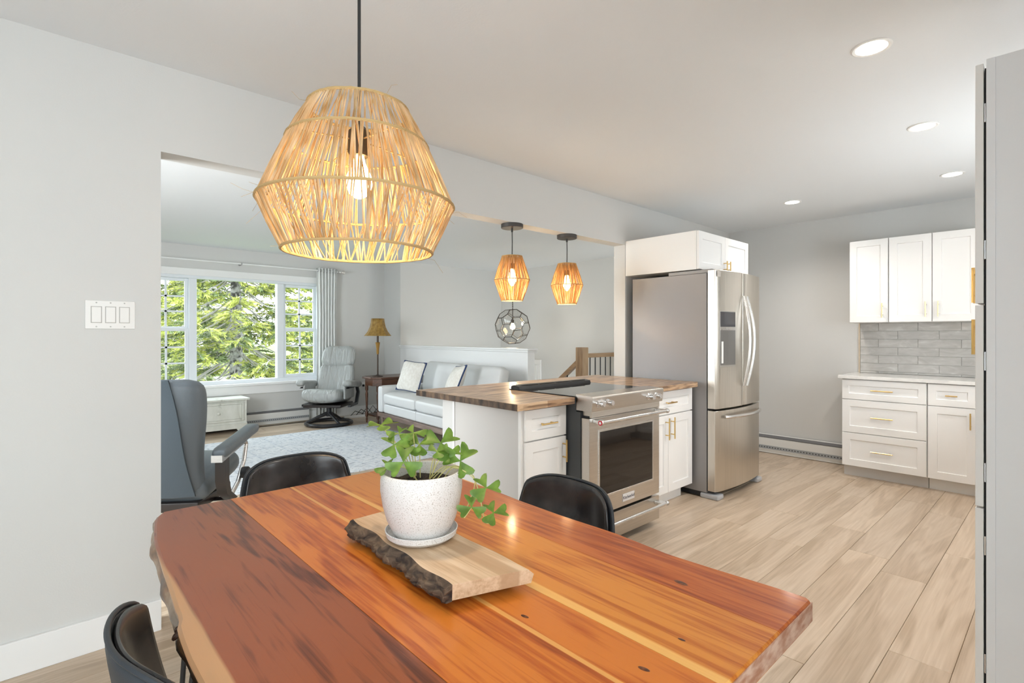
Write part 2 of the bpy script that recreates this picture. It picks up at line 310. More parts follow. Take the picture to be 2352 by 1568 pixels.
def tag(o, label=None, cat=None, group=None, kind=None):
    if label: o['label'] = label
    if cat: o['category'] = cat
    if group: o['group'] = group
    if kind: o['kind'] = kind
    return o
def thing(name, label, cat, loc=(0, 0, 0), rotz=0., group=None, kind=None):
    o = bpy.data.objects.new(name, None); COL.objects.link(o); o.location = loc; o.rotation_euler = (0, 0, rotz); o.empty_display_size = .1
    return tag(o, label, cat, group, kind)
def struct(name, b, m, label=None, **k):
    return tag(b.build(name, m, **k), label, None, None, 'structure')
def copy_tree(o, parent=None):
    c = o.copy(); COL.objects.link(c)
    if parent: c.parent = parent
    for ch in list(o.children): copy_tree(ch, c)
    return c
def arc(c, r, a0, a1, n, ax='xy'):
    out = []
    for i in range(n + 1):
        a = R(a0 + (a1 - a0) * i / n); u, v = r * math.cos(a), r * math.sin(a)
        out.append({'xy': (c[0] + u, c[1] + v, c[2]), 'xz': (c[0] + u, c[1], c[2] + v), 'yz': (c[0], c[1] + u, c[2] + v)}[ax])
    return out
FY = lambda front: (lambda u, n, z: (u, front - n, z))      # faces -Y
FX = lambda front: (lambda u, n, z: (front - n, u, z))      # faces -X
FYp = lambda front: (lambda u, n, z: (u, front + n, z))     # faces +Y

# ------------------------------------------------------------------ room shell
C = 2.46; YW = 2.70; XE = 5.91; YN = 7.84
floor = struct('floor', B().box(-1.5, XE, -.44, 2.72, -.12, -.012).box(-1.5, 4.415, 2.72, YN, -.12, -.012).box(4.415, 6.45, 2.72, 4.62, -.12, -.012), mat('subfloor', (.28, .20, .14), .8), 'light oak laminate floor of kitchen and living room')
# planks
pb = B().box(0, 1, -.0994, .0994, -.012, 0, .0014, 1); unit = pb.build('plank', 'plank', floor, smooth=0); pme = unit.data; bpy.data.objects.remove(unit)
row = 0; y = -.44 + .0; rows = []
yc = .31 - .2 * 4 + .1
while yc < YN + .1:
    rows.append(yc); yc += .2
LP = 1.38
for yc in rows:
    if yc - .1 < -.45: continue
    xr = XE if yc < 2.68 else (6.45 if yc < 4.6 else 4.30)
    x = -1.5 - random.uniform(0, 1.2)
    while x < xr:
        x0, x1 = max(x, -1.5), min(x + LP, xr)
        if x1 - x0 > .06 and not (yc > 2.8 and x1 < -.2) and not (yc < 2.6 and x1 < -.4):
            o = bpy.data.objects.new('plank', pme); COL.objects.link(o); o.parent = floor; o.location = (x0 + .0008, min(yc, YN - .1), 0); o.scale = (x1 - x0 - .0016, 1, 1)
        x += LP
struct('landing_floor', B().box(4.3, 6.6, 4.4, 7.4, -1.35, -1.25), mat('entry_tile', (.4, .38, .36), .5), 'entry landing floor down the stairwell')
struct('ceiling', B().box(-1.7, 6.7, -.6, YN + .2, C, C + .1), 'ceil', 'flat pale ceiling over kitchen and living room', smooth=0)
# dividing wall with the wide opening
struct('wall_middle', B().prism([(-1.5, 0), (.402, 0), (.402, 2.083), (3.856, 2.083), (3.856, 0), (XE, 0), (XE, C), (-1.5, C)], 2.70, 2.82, f=lambda a, b, c: (a, c, b)), 'wall', 'greige dividing wall with a wide cased-free opening', smooth=0)
struct('wall_peninsula', B().box(1.975, 3.85, 2.70, 2.82, 0, .876), 'wall', 'short grey knee wall behind the peninsula cabinets', smooth=0)
struct('trim_1', B().box(1.968, 1.99, 2.682, 2.699, 0, .876), 'trim', 'white strip between knee wall and peninsula end panel', smooth=0)
struct('wall_east', B().box(XE, XE + .12, -.58, 2.82, 0, C), 'wall', 'greige kitchen end wall behind the coffee bar cabinets', smooth=0)
b = B().box(-1.62, -1.25, -.58, -.44, 0, C).box(.28, 3.45, -.58, -.44, 0, C).box(4.5, XE, -.58, -.44, 0, C).box(3.45, 4.5, -.58, -.44, 0, 1.1).box(3.45, 4.5, -.58, -.44, 1.9, C).box(-1.25, .28, -.58, -.44, 0, .1).box(-1.25, .28, -.58, -.44, 2.2, C)  # opening at the kitchen end is added to let more light in
struct('wall_south', b, 'wall', 'wall with the patio door behind the table', smooth=0)
b = B().box(-1.62, -1.5, -.44, 2.95, 0, C).box(-1.62, -1.5, 4.25, YN, 0, C).box(-1.62, -1.5, 2.95, 4.25, 0, .7).box(-1.62, -1.5, 2.95, 4.25, 2.1, C)
struct('wall_west', b, 'wall', 'side wall of the living room with an added unseen light opening', smooth=0)
WX0, WX1, WZ0, WZ1 = .93, 3.215, .60, 2.075
b = B().box(-1.62, WX0, YN, YN + .16, 0, C).box(WX1, 4.30, YN, YN + .16, 0, C).box(WX0, WX1, YN, YN + .16, 0, WZ0).box(WX0, WX1, YN, YN + .16, WZ1, C)
struct('wall_north', b, 'wall', 'grey living room wall around the big window', smooth=0)
struct('wall_stair_far', B().box(4.30, 6.6, 7.31, YN + .16, -1.3, C), 'wall', 'grey wall beyond the stairwell', smooth=0)
struct('wall_stair_side', B().box(6.45, 6.6, 2.82, 7.31, -1.3, C), 'wall', 'grey side wall of the stairwell', smooth=0)
struct('wall_half', B().box(4.30, 4.415, 4.39, 7.31, -1.3, 1.075), 'trim', 'white half wall guarding the stairwell behind the sofa', smooth=0)
cap = B().box(4.27, 4.445, 4.355, 7.31, 1.095, 1.118, .004).box(4.283, 4.432, 4.372, 7.31, 1.07, 1.095, .006)
struct('trim_2', cap, 'trim', 'white moulded cap on the half wall')
struct('baseboard_left', B().box(-1.5, .402, 2.685, 2.70, 0, .132, .003), 'trim', 'tall white baseboard under the light switches')
struct('baseboard_north', B().box(-1.5, 4.28, YN - .014, YN, 0, .13, .003), 'trim', 'white baseboard under the living room window')
struct('baseboard_half', B().box(4.286, 4.30, 4.39, 7.31, 0, .13, .003).box(4.286, 4.30, 7.31, YN, 0, .13, .003), 'trim', 'white baseboard along the half wall')
struct('baseboard_east', B().box(XE - .014, XE, 1.5, 2.70, 0, .1, .003), 'trim', 'white baseboard behind the refrigerator')

# entry door down the stairwell
d1 = thing('door_1', 'white entry door low in the stairwell', None, (6.45, 6.8, -1.25), kind='structure')
wl = (6.45, 6.8, -1.25)
B().shaker(6.34, 7.2, -1.25, .755, FX(6.425), .03, .12).build('door_leaf', 'trim', d1, wl)
B().box(6.43, 6.449, 6.25, 6.335, -1.25, .76, .002).box(6.43, 6.449, 7.2, 7.28, -1.25, .76, .002).box(6.43, 6.449, 6.25, 7.28, .7605, .845, .002).build('door_casing', 'trim', d1, wl)

# living room window
win = thing('window_1', 'large three part living room window with white grids at both sides', None, (2.07, YN, WZ0), kind='structure'); wl = (2.07, YN, WZ0)
yf = 7.90
B().frame(WX0, WX1, yf - .05, yf + .05, WZ0, WZ1, .05, .05, .055, .05, .003).box(1.475, 1.565, yf - .055, yf + .045, WZ0 + .056, WZ1 - .051, .003, 1).box(2.585, 2.675, yf - .055, yf + .045, WZ0 + .056, WZ1 - .051, .003, 1).build('window_frame', 'vinyl', win, wl)
B().frame(WX0 - .09, WX1 + .09, YN - .022, YN - .0005, WZ0 + .006, WZ1 + .078, .09, .09, 0, .09, .003).build('window_casing', 'trim', win, wl)
B().box(WX0 - .12, WX1 + .12, YN - .06, YN + .04, WZ0 - .03, WZ0 + .005).box(WX0 - .09, WX1 + .09, YN - .02, YN, WZ0 - .15, WZ0 - .03).build('window_sill', 'trim', win, wl, bevel=.004)
for k, (xa, xb) in enumerate(((.981, 1.474), (2.676, 3.164))):
    for (za, zb, yy) in ((WZ0 + .057, 1.37, yf - .022), (1.345, WZ1 - .052, yf + .008)):
        sa = B().frame(xa, xb, yy - .014, yy + .014, za, zb, .04, .04, .045, .04, .002).build('window_sash', 'vinyl', win, wl)
        g = B()
        g.box((xa + xb) / 2 - .012, (xa + xb) / 2 + .012, yy - .005, yy + .005, za + .04, zb - .035)
        for q in (1, 2): zz = za + .045 + (zb - za - .085) * q / 3; g.box(xa + .035, xb - .035, yy - .005, yy + .005, zz - .011, zz + .011)
        g.build('muntin', 'vinyl', sa)
        B().box(xa + .03, xb - .03, yy - .002, yy + .002, za + .03, zb - .03).build('pane', 'glass', sa, smooth=0)
B().box(1.565, 2.585, yf - .01, yf - .004, WZ0 + .05, WZ1 - .045).build('pane', 'glass', win, wl, smooth=0)

# ------------------------------------------------------------------ outdoors
struct('ground', B().box(-40, 60, 8.2, 120, -1.3, -1.2), mottle('lawn', [(.35, (.10, .15, .035)), (.65, (.20, .26, .07))], 1.5, rough=.9, detail=8), 'green front lawn beyond the window', smooth=0)
struct('road', B().box(-40, 60, 27, 34, -1.2, -1.17), mat('road_gravel', (.42, .41, .40), .9), 'pale grey road beyond the lawn', smooth=0)
def spruce(name, label, loc, H, seed, nb=70, spread=3.4, zlow=.9, dense=1., group=None, clear=None):
    rd = random.Random(seed); t = thing(name, label, 'tree', loc, 0, group)
    tm = mottle('spruce_bark', [(.40, (.06, .055, .05)), (.52, (.30, .29, .28)), (.7, (.46, .45, .44))], 9, (1, 1, 1), rough=.9, detail=6)
    B().tube([(0, 0, 0), (.02, .02, H * .3), (-.02, .03, H * .6), (0, 0, H)], [.16, .13, .08, .02], 10).build('trunk', tm, t)
    bw = B(); nd = [B(), B()]
    for i in range(nb):
        f = (i + rd.random()) / nb; z = zlow + (H - zlow) * f ** 1.15; a = i * 2.399 + rd.uniform(-.4, .4); Lb = spread * (1 - f) ** .75 * rd.uniform(.75, 1.1) + .3
        if clear and z < 6 and math.cos(a - clear) > .72: Lb *= .42
        d = Vector((math.cos(a), math.sin(a), 0)); pts = []
        for q in range(7):
            s_ = q / 6; pts.append(Vector((0, 0, z)) + d * Lb * s_ + Vector((0, 0, -Lb * .30 * math.sin(s_ * 2.2) + Lb * .10 * s_ ** 3)))
        bw.tube(pts, [.022 * (1 - .8 * q / 6) for q in range(7)], 4)
        side = Vector((-d.y, d.x, 0)); nt_ = int((12 + Lb * 13) * dense)
        for q in range(nt_):
            s_ = (.34 if z < 2.4 else .26) + (.74 if z > 2.4 else .66) * (q + rd.random()) / nt_; s_ = min(s_, 1.); k = s_ * 6; i0 = min(int(k), 5); p = pts[i0].lerp(pts[i0 + 1], k - i0)
            sg = 1 if q % 2 else -1; tl = rd.uniform(.2, .48) * (1.15 - .5 * s_)
            tip = p + (side * sg * rd.uniform(.5, 1) + d * rd.uniform(.3, .9)).normalized() * tl + Vector((0, 0, -rd.uniform(0, .16)))
            bw.tube([p, p.lerp(tip, .5) + Vector((0, 0, .015)), tip], .006, 3, cap=False)
            if z < 2.2 and rd.random() < .35: continue
            nb2 = 9; B_ = nd[rd.random() < (.38 + .3 * s_)]
            for e in range(nb2):
                c0 = p.lerp(tip, .1 + .9 * (e + .5) / nb2); ax = (tip - p).normalized()
                for w_ in range(2):
                    o1 = (side * rd.uniform(-1, 1) + Vector((0, 0, rd.uniform(-.7, .9))) + d * rd.uniform(-1, 1)).normalized()
                    pp = c0 + o1 * .085 + ax * .07; wd = ax.cross(o1).normalized() * .019
                    v = [B_.bm.verts.new(c0 - wd), B_.bm.verts.new(c0 + wd), B_.bm.verts.new(pp)]; B_.bm.faces.new(v)
    tag(bw.build('branches', mat('spruce_twig', (.36, .34, .32), .9), t, smooth=0), kind='stuff')
    tag(nd[0].build('needles', mat('spruce_needles_dark', (.17, .22, .09), .8), t, smooth=0), kind='stuff')
    tag(nd[1].build('needle_tips', mat('spruce_needles_young', (.46, .49, .12), .8), t, smooth=0), kind='stuff')
    return t
sp1 = spruce('spruce_tree', 'big spruce tree with grey spotted trunk right outside the window', (3.42, 13.2, -1.2), 8.5, 3, 185, 3.8, 1.0, 1.0, clear=-1.82)
sp2 = spruce('spruce_tree', 'bushy dark spruce behind the right window sash', (8.3, 19.0, -1.2), 6.6, 5, 90, 2.8, .3, 1.1)
sp3 = spruce('spruce_tree', 'spruce tree showing through the left window sash', (.3, 20.6, -1.2), 7.2, 9, 90, 3.0, .3, 1.1)
sp4 = copy_tree(sp2); tag(sp4, 'distant spruce across the road', 'tree'); sp4.location = (7.2, 38, -1.2); sp4.scale = (1.5, 1.5, 1.0)
sp5 = copy_tree(sp3); tag(sp5, 'distant spruce directly behind the big trunk', 'tree'); sp5.location = (5.6, 26, -1.2); sp5.rotation_euler.z = 2; sp5.scale = (1.1, 1.1, 1.0)
ca = thing('garden_cart', 'blue cart half hidden by spruce branches near the trunk', 'cart', (2.2, 11.9, -1.2)); bl = mat('blue_plastic', (.03, .13, .45), .4)
B().loft([[(-.3, -.2, .25), (.3, -.2, .25), (.3, .2, .25), (-.3, .2, .25)], [(-.42, -.28, .62), (.42, -.28, .62), (.42, .28, .62), (-.42, .28, .62)]]).build('tub', bl, ca, bevel=.02)
for sx in (-.3, .3): B().tube(arc((sx, -.3, .2), .18, 0, 345, 18, 'xz'), .025, 6, closed=True).build('wheel', mat('rubber', (.02, .02, .02), .8), ca)
B().tube([(.4, 0, .55), (.75, 0, .95), (.75, .15, .95)], .015, 6).build('handle', 'black', ca); B().tube([(-.3, -.3, .2), (.3, -.3, .2)], .02, 6).build('axle', 'black', ca)

# ------------------------------------------------------------------ kitchen cabinets
def bar(b, p, axis, ln, out, r=.005):
    """pull bar centred at p, along axis, standing off along out"""
    p = Vector(p); ax = {'x': Vector((1, 0, 0)), 'y': Vector((0, 1, 0)), 'z': Vector((0, 0, 1))}[axis]; o = Vector(out); h = o * .032
    b.tube([p + h - ax * ln / 2, p + h + ax * ln / 2], r, 10)
    for s_ in (-1, 1): b.tube([p + ax * s_ * ln * .30 - o * .001, p + ax * s_ * ln * .30 + h], r * .8, 8)
    return b
def front(parent, wl, name, u0, u1, z0, z1, f, st, hp=None, hax=None, hl=.13, out=None, label=None):
    d = B().shaker(u0, u1, z0, z1, f, .02, st).build(name, 'cab', parent, wl, bevel=.0015)
    if hp: bar(B(), hp, hax, hl, out).build('handle', 'brass', d)['label'] = 'brushed brass bar pull'
    return d
# -- east run (faces -X), front plane of doors x = 5.41
fx = FX(5.41); OX = (-1, 0, 0)
t = thing('base_cabinet', 'white three drawer base cabinet left under the quartz counter', 'cabinet', (5.65, 1.125, 0)); wl = (5.65, 1.125, 0)
B().box(5.432, XE - .002, .818, 1.432, .10, .884).build('body', 'cab', t, wl); B().box(5.49, 5.51, .818, 1.432, 0, .10).build('toe_kick', mat('toe_kick_paint', (.66, .65, .64), .5), t, wl)
for (za, zb) in ((.703, .878), (.404, .698), (.104, .399)): front(t, wl, 'drawer', .822, 1.428, za, zb, fx, .06, (5.401 if 0 else 5.419, 1.125, (za + zb) / 2), 'y', .16, OX)
t = thing('base_cabinet', 'narrow white base cabinet with one drawer over one door', 'cabinet', (5.65, .66, 0)); wl = (5.65, .66, 0)
B().box(5.432, XE - .002, .505, .814, .10, .884).build('body', 'cab', t, wl); B().box(5.49, 5.51, .505, .814, 0, .10).build('toe_kick', 'plasticw', t, wl)
front(t, wl, 'drawer', .51, .812, .703, .878, fx, .06, (5.419, .661, .79), 'y', .075, OX); front(t, wl, 'door', .51, .812, .104, .698, fx, .06, (5.41, .545, .60), 'z', .13, OX)
t = thing('base_cabinet', 'white corner base cabinet beyond the pantry', 'cabinet', (5.65, .2, 0)); wl = (5.65, .2, 0)
B().box(5.432, XE - .002, -.435, .501, .10, .884).build('body', 'cab', t, wl); front(t, wl, 'door', .16, .50, .104, .878, fx, .06, (5.41, .2, .60), 'z', .13, OX); B().box(5.49, 5.51, -.435, .5, 0, .10).build('toe_kick', 'plasticw', t, wl)
ct = B().box(5.385, XE - .002, -.435, 1.457, .886, .915, .003).build('countertop', 'quartz'); tag(ct, 'white quartz countertop on the coffee bar cabinets', 'countertop')
uf = FX(5.575)
t = thing('upper_cabinet', 'single door white upper cabinet at the left end above the tiles', 'cabinet', (5.75, 1.26, 1.394)); wl = (5.75, 1.26, 1.394)
B().box(5.597, XE - .002, 1.114, 1.412, 1.394, 2.146).build('body', 'cab', t, wl); front(t, wl, 'door', 1.117, 1.410, 1.396, 2.144, uf, .055, (5.575, 1.155, 1.50), 'z', .13, OX)
t = thing('upper_cabinet', 'two door white upper cabinet above the backsplash tiles', 'cabinet', (5.75, .81, 1.394)); wl = (5.75, .81, 1.394)
B().box(5.597, XE - .002, .50, 1.112, 1.394, 2.146).build('body', 'cab', t, wl); front(t, wl, 'door', .811, 1.109, 1.396, 2.144, uf, .06, (5.575, .848, 1.50), 'z', .13, OX); front(t, wl, 'door', .503, .806, 1.396, 2.144, uf, .06, (5.575, .765, 1.50), 'z', .13, OX)
# backsplash
bs = thing('backsplash', 'pale grey glazed subway tile backsplash in running bond', 'backsplash', (XE, .8, .915)); wl = (XE, .8, .915)
B().box(XE - .007, XE - .001, -.43, 1.404, .9155, 1.3935).build('grout_bed', 'grout', bs, wl, smooth=0)
B().box(XE - .013, XE - .001, 1.405, 1.417, .9155, 1.3935, .002).build('edge_strip', mat('edge_strip_metal', (.62, .52, .40), .4), bs, wl)
tmesh = {}
for r_ in range(7):
    zt = 1.3925 - r_ * .0765; zb = max(zt - .074, .917)
    if zt - zb < .012: continue
    ys = 1.2546 if r_ % 2 == 0 else 1.4046; ytop = 1.403; y1 = ytop; y0 = ys if ys < ytop - .01 else ys - .3
    while y1 > .30:
        a, b_ = max(y0, .25) + .0012, y1 - .0012; key = (round(b_ - a, 3), round(zt - zb, 3))
        if key not in tmesh:
            o = B().box(0, .009, 0, key[0], 0, key[1], .0018, 1).build('tile', 'tile', bs, smooth=0); tmesh[key] = o.data; bpy.data.objects.remove(o)
        o = bpy.data.objects.new('tile', tmesh[key]); COL.objects.link(o); o.parent = bs; o.location = Vector((XE - .014, a, zb)) - Vector(wl)
        y1 = y0; y0 = y0 - .3
# heaters
def heater(label, x0, x1, y0, y1, alongx, loc):
    t = thing('baseboard_heater', label, 'heater', loc); wl = loc
    m = (lambda a, d, z: (a, YN - .016 - d, z)) if alongx else (lambda a, d, z: (XE - .016 - d, a, z))
    a0, a1 = (x0, x1) if alongx else (y0, y1)
    prof = [(0, .03), (.055, .03), (.058, .05), (.060, .13), (.055, .165), (.035, .172), (.03, .195), (.012, .20), (0, .20)]
    B().loft([[m(a, d, z) for d, z in prof] for a in (a0, a1)]).build('casing', 'heater', t, wl)
    B().loft([[m(a, d, z) for d, z in ((.056, .166), (.058, .172), (.034, .197), (.03, .19))] for a in (a0 + .005, a1 - .005)]).build('air_slot', mat('slot_grey', (.14, .14, .145), .6), t, wl)
    B().loft([[m(a, d, z) for d, z in ((.05, .048), (.0605, .048), (.0615, .085), (.05, .085))] for a in (a0 + .005, a1 - .005)]).build('grille', mat('grille_grey', (.36, .38, .40), .5), t, wl)
    g = B(); n = int((a1 - a0) / .028)
    for i in range(n):
        a = a0 + .02 + i * .028; vs = [g.bm.verts.new(m(a + du, .0625, .066 + dz)) for du, dz in ((-.005, -.005), (.005, -.005), (.005, .005), (-.005, .005))]; g.bm.faces.new(vs)
    g.build('grille_holes', 'darkgap', t, wl, smooth=0)
    B().loft([[m(a, d, z) for d, z in ((0, .005), (.05, .005), (.05, .03), (0, .03))] for a in (a0, a1)]).build('bottom_lip', 'heater', t, wl)
heater('white baseboard heater between refrigerator and drawers', 0, 0, 1.50, 2.62, False, (XE - .04, 2.0, 0))
heater('white baseboard heater under the living room window', 2.12, 3.02, 0, 0, True, (2.5, YN - .04, 0))

# -- pantry at the right edge (faces +Y)
PX0, PX1, PY = 2.19, 2.80, .1845
t = thing('pantry_cabinet', 'tall white pantry cabinet standing closest to the camera', 'cabinet', (2.5, -.12, 0)); wl = (2.5, -.12, 0)
B().box(PX0 + .003, PX1, -.435, PY, .0, 2.146).build('body', mat('pantry_paint', (.86, .88, .91), .4), t, wl)
B().box(PX0, PX0 + .003, PY - .022, PY, .0, 2.146, .001, 1).build('face_stile', MATS['pantry_paint'], t, wl)
B().box(PX0 + .006, PX1 - .003, PY, PY + .004, .1, 2.12).build('shadow_gap', 'darkgap', t, wl)
fp = FYp(.2105)
for (za, zb, hz) in ((1.382, 2.135, 1.46), (.742, 1.376, 1.275), (.1, .736, None)):
    for (ua, ub, hx) in ((PX0, 2.4935, 2.467), (2.4965, PX1, 2.523)):
        front(t, wl, 'door', ua, ub, za, zb, fp, .06, (hx, .2105, hz) if hz else None, 'z', .125, (0, 1, 0))
for hz in (.25, .62, .85, 1.2, 1.55, 1.98): B().box(PX0 + .002, PX0 + .02, PY + .0005, PY + .0055, hz - .03, hz + .03, .001, 1).build('hinge', 'chrome', t, wl)
# -- south run beyond the pantry (seen only in reflections)
t = thing('base_cabinet', 'white base cabinet run beyond the pantry with counter', 'cabinet', (4.1, -.1, 0)); wl = (4.1, -.1, 0)
B().box(2.81, 5.38, -.435, .15, .1, .884).build('body', 'cab', t, wl); B().box(2.81, 5.38, -.435, .09, 0, .1).build('toe_kick', 'plasticw', t, wl)
for i in range(5): front(t, wl, 'door', 2.815 + i * .513, 2.815 + i * .513 + .508, .104, .878, FYp(.172), .06, (2.87 + i * .513, .172, .75), 'z', .13, (0, 1, 0))
B().box(2.81, 5.383, -.435, .20, .886, .915, .003).build('worktop', 'quartz', t, wl)

# -- peninsula cabinets (face -Y)
fy = FY(2.05); OY = (0, -1, 0)
t = thing('base_cabinet', 'white peninsula cabinet with grey side panel left of the range', 'cabinet', (2.15, 2.37, 0)); wl = (2.15, 2.37, 0)
B().box(1.978, 2.332, 2.072, 2.695, .1, .876).build('body', 'cab', t, wl); B().box(1.974, 1.9775, 2.092, 2.68, 0, .876).build('side_panel', 'panelgrey', t, wl)
B().box(1.972, 2.0, 2.068, 2.091, 0, .876, .001, 1).build('face_stile', 'cab', t, wl); B().box(2.0, 2.332, 2.13, 2.15, 0, .1).build('toe_kick', 'cab', t, wl)
front(t, wl, 'drawer', 1.99, 2.328, .690, .862, fy, .055, (2.165, 2.06, .775), 'x', .13, OY); front(t, wl, 'door', 1.99, 2.328, .104, .682, fy, .06, (2.298, 2.05, .60), 'z', .13, OY)
t = thing('base_cabinet', 'white peninsula cabinet between range and refrigerator', 'cabinet', (3.47, 2.37, 0)); wl = (3.47, 2.37, 0)
B().box(3.118, 3.838, 2.072, 2.695, .1, .876).build('body', 'cab', t, wl); B().box(3.118, 3.80, 2.13, 2.15, 0, .1).build('toe_kick', 'cab', t, wl)
front(t, wl, 'drawer', 3.122, 3.834, .690, .862, fy, .06, (3.50, 2.059, .775), 'x', .13, OY); front(t, wl, 'door', 3.122, 3.476, .104, .682, fy, .06, (3.44, 2.05, .585), 'z', .16, OY); front(t, wl, 'door', 3.480, 3.834, .104, .682, fy, .06, (3.516, 2.05, .585), 'z', .16, OY)
ct = B().prism([(1.868, 1.985), (2.333, 1.985), (2.333, 2.57), (3.113, 2.57), (3.113, 1.985), (3.80, 1.985), (3.80, 2.97), (1.868, 2.97)], .877, .915, .003).build('countertop', 'butcher'); B().box(1.8655, 1.869, 1.987, 2.968, .8785, .9135).build('end_grain', mottle('dark_end_grain', [(.35, (.03, .02, .016)), (.6, (.13, .08, .05)), (.75, (.26, .17, .10))], 9, (1, 3, 1), rough=.5, detail=5), ct, smooth=0); tag(ct, 'butcher block countertop on the peninsula around the range', 'countertop')

# ------------------------------------------------------------------ range
t = thing('range', 'stainless slide-in range with black oven window', 'range', (2.72, 2.2, 0)); wl = (2.72, 2.2, 0)
B().box(2.345, 3.10, 1.955, 2.56, .05, .83).box(2.345, 3.10, 1.985, 2.56, .83, .912).build('body', mat('range_side', (.06, .065, .07), .5), t, wl)
for (xx, yy) in ((2.42, 2.03), (3.03, 2.03), (2.42, 2.5), (3.03, 2.5)): B().lathe([(.02, 0), (.02, .01), (.012, .012), (.012, .05)], 12, (xx, yy, 0)).build('foot', 'black', t, wl)
B().box(2.338, 3.108, 1.985, 2.566, .914, .921, .002).build('cooktop', 'cooktop', t, wl)
v = B().loft([[(x, 2.478, .921), (x, 2.485, .938), (x, 2.535, .947), (x, 2.56, .94), (x, 2.565, .921)] for x in (2.352, 2.372, 3.075, 3.095)]).build('rear_vent', mat('vent_black', (.02, .02, .022), .3), t, wl)
s_ = B()
for i in range(4): s_.box(2.40 + i * .168, 2.55 + i * .168, 2.50, 2.522, .9425, .9445)
s_.build('vent_slot', 'darkgap', v, smooth=0)
pf = lambda x: [(x, 1.872, .838), (x, 1.862, .918), (x, 1.868, .927), (x, 1.99, .931), (x, 1.99, .838)]
cp = B().loft([pf(2.345), pf(3.10)]).build('control_panel', 'steel', t, wl, bevel=.002)
B().box(2.362, 3.083, 1.885, 1.95, .80, .838).build('panel_lip', 'steel', t, wl); B().box(2.36, 3.085, 1.90, 1.955, .797, .81).build('vent_gap', 'darkgap', t, wl)
for kx in (2.405, 2.487, 2.925, 3.008):
    k = B().lathe([(.022, 0), (.022, .006), (.0185, .009), (.019, .014), (.016, .016), (.0165, .040), (.014, .044), (0, .044)], 24, mx=Matrix.Translation((kx, 1.868, .882)) @ Matrix.Rotation(R(90), 4, 'X')).build('knob', 'chrome', t, wl)
od = B().box(2.352, 3.096, 1.893, 1.954, .218, .796, .004).build('oven_door', 'steel', t, wl)
fr = B(); X0, X1, Z0, Z1 = 2.432, 3.022, .315, .722
fr.frame(X0, X1, 1.889, 1.8955, Z0, Z1, .014, .014, .014, .014, .0015).build('window_frame', 'steelbar', od)
B().box(X0 + .01, X1 - .01, 1.8915, 1.896, Z0 + .01, Z1 - .01).build('oven_window', 'ovenglass', od, smooth=0)
def rbar(z, parent, name, badge):
    h = B().tube([(2.385, 1.828, z), (3.075, 1.828, z)], .0115, 16)
    for xx in (2.405, 3.055): h.box(xx - .022, xx + .022, 1.83, 1.894, z - .012, z + .012, .005)
    for xx in (2.378, 3.082): h.lathe([(.0145, -.007), (.016, -.003), (.016, .006), (.0145, .01)], 18, mx=Matrix.Translation((xx, 1.828, z)) @ Matrix.Rotation(R(90), 4, 'Y'))
    o = h.build(name, 'steelbar', parent)
    if badge:
        mxb = Matrix.Translation((2.3705, 1.828, z)) @ Matrix.Rotation(R(-90), 4, 'Y')
        B().lathe([(.0145, 0), (.0145, .003), (0, .003)], 20, mx=mxb).build('medallion', mat('red_enamel', (.50, .01, .03), .3), o)
        B().lathe([(.0075, .003), (.0075, .0042), (0, .0042)], 16, mx=mxb).build('medallion_centre', 'plasticw', o)
    return o
rbar(.778, od, 'handle', True)
bd = B().box(2.675, 2.80, 1.889, 1.894, .247, .293, .001, 1).build('badge', mat('badge_silver', (.74, .74, .76), .3, .3), od)
tx = bpy.data.curves.new('lettering', 'FONT'); tx.body = 'KitchenAid'; tx.size = .027; tx.align_x = 'CENTER'; tx.align_y = 'CENTER'; tx.extrude = .0005; tx.materials.append(mat('badge_ink', (.10, .10, .12), .4))
tmp = bpy.data.objects.new('lettering_curve', tx); to = bpy.data.objects.new('lettering', bpy.data.meshes.new_from_object(tmp)); bpy.data.objects.remove(tmp); COL.objects.link(to); to.parent = bd; to.location = (2.7375, 1.8883, .270); to.rotation_euler = (R(90), 0, 0)
dr = B().box(2.352, 3.096, 1.893, 1.954, .045, .203, .004).build('storage_drawer', 'steel', t, wl); rbar(.165, dr, 'handle', False)

# ------------------------------------------------------------------ refrigerator
t = thing('refrigerator', 'stainless french door refrigerator with ice dispenser', 'refrigerator', (4.28, 2.25, 0)); wl = (4.28, 2.25, 0); FX0, FX1 = 3.865, 4.69
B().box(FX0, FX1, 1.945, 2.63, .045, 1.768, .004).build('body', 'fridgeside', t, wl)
B().box(FX0 + .01, FX1 - .01, 1.985, 2.6, .01, .045).build('base_grille', 'black', t, wl)
def curved(x0, x1, z0, z1, bulge=.036, y0=1.868, yb=1.938, n=14):
    secs = []
    for i in range(n + 1):
        x = x0 + (x1 - x0) * i / n; q = (x - (FX0 + FX1) / 2) / ((FX1 - FX0) / 2); yy = y0 - bulge * (1 - q * q)
        e = .010 if i in (0, n) else 0
        secs.append([(x, yy + e, z0), (x, yb, z0), (x, yb, z1), (x, yy + e, z1)])
    return B().loft(secs)
XM = 4.2775
ld = curved(FX0, XM - .002, .705, 1.788).build('door', 'steelf', t, wl, bevel=.003); rdr = curved(XM + .002, FX1, .705, 1.788).build('door', 'steelf', t, wl, bevel=.003); fz = curved(FX0, FX1, .062, .690, n=22).build('freezer_drawer', 'steelf', t, wl, bevel=.003)
B().box(FX0 + .004, FX1 - .004, 1.93, 1.95, .06, 1.78).build('door_gasket', 'darkgap', t, wl)
B().box(FX0 + .002, FX0 + .10, 1.90, 2.28, 1.768, 1.797, .006).build('hinge_cover', 'fridgeside', t, wl); B().box(FX1 - .10, FX1 - .002, 1.90, 2.28, 1.768, 1.797, .006).build('hinge_cover', 'fridgeside', t, wl)
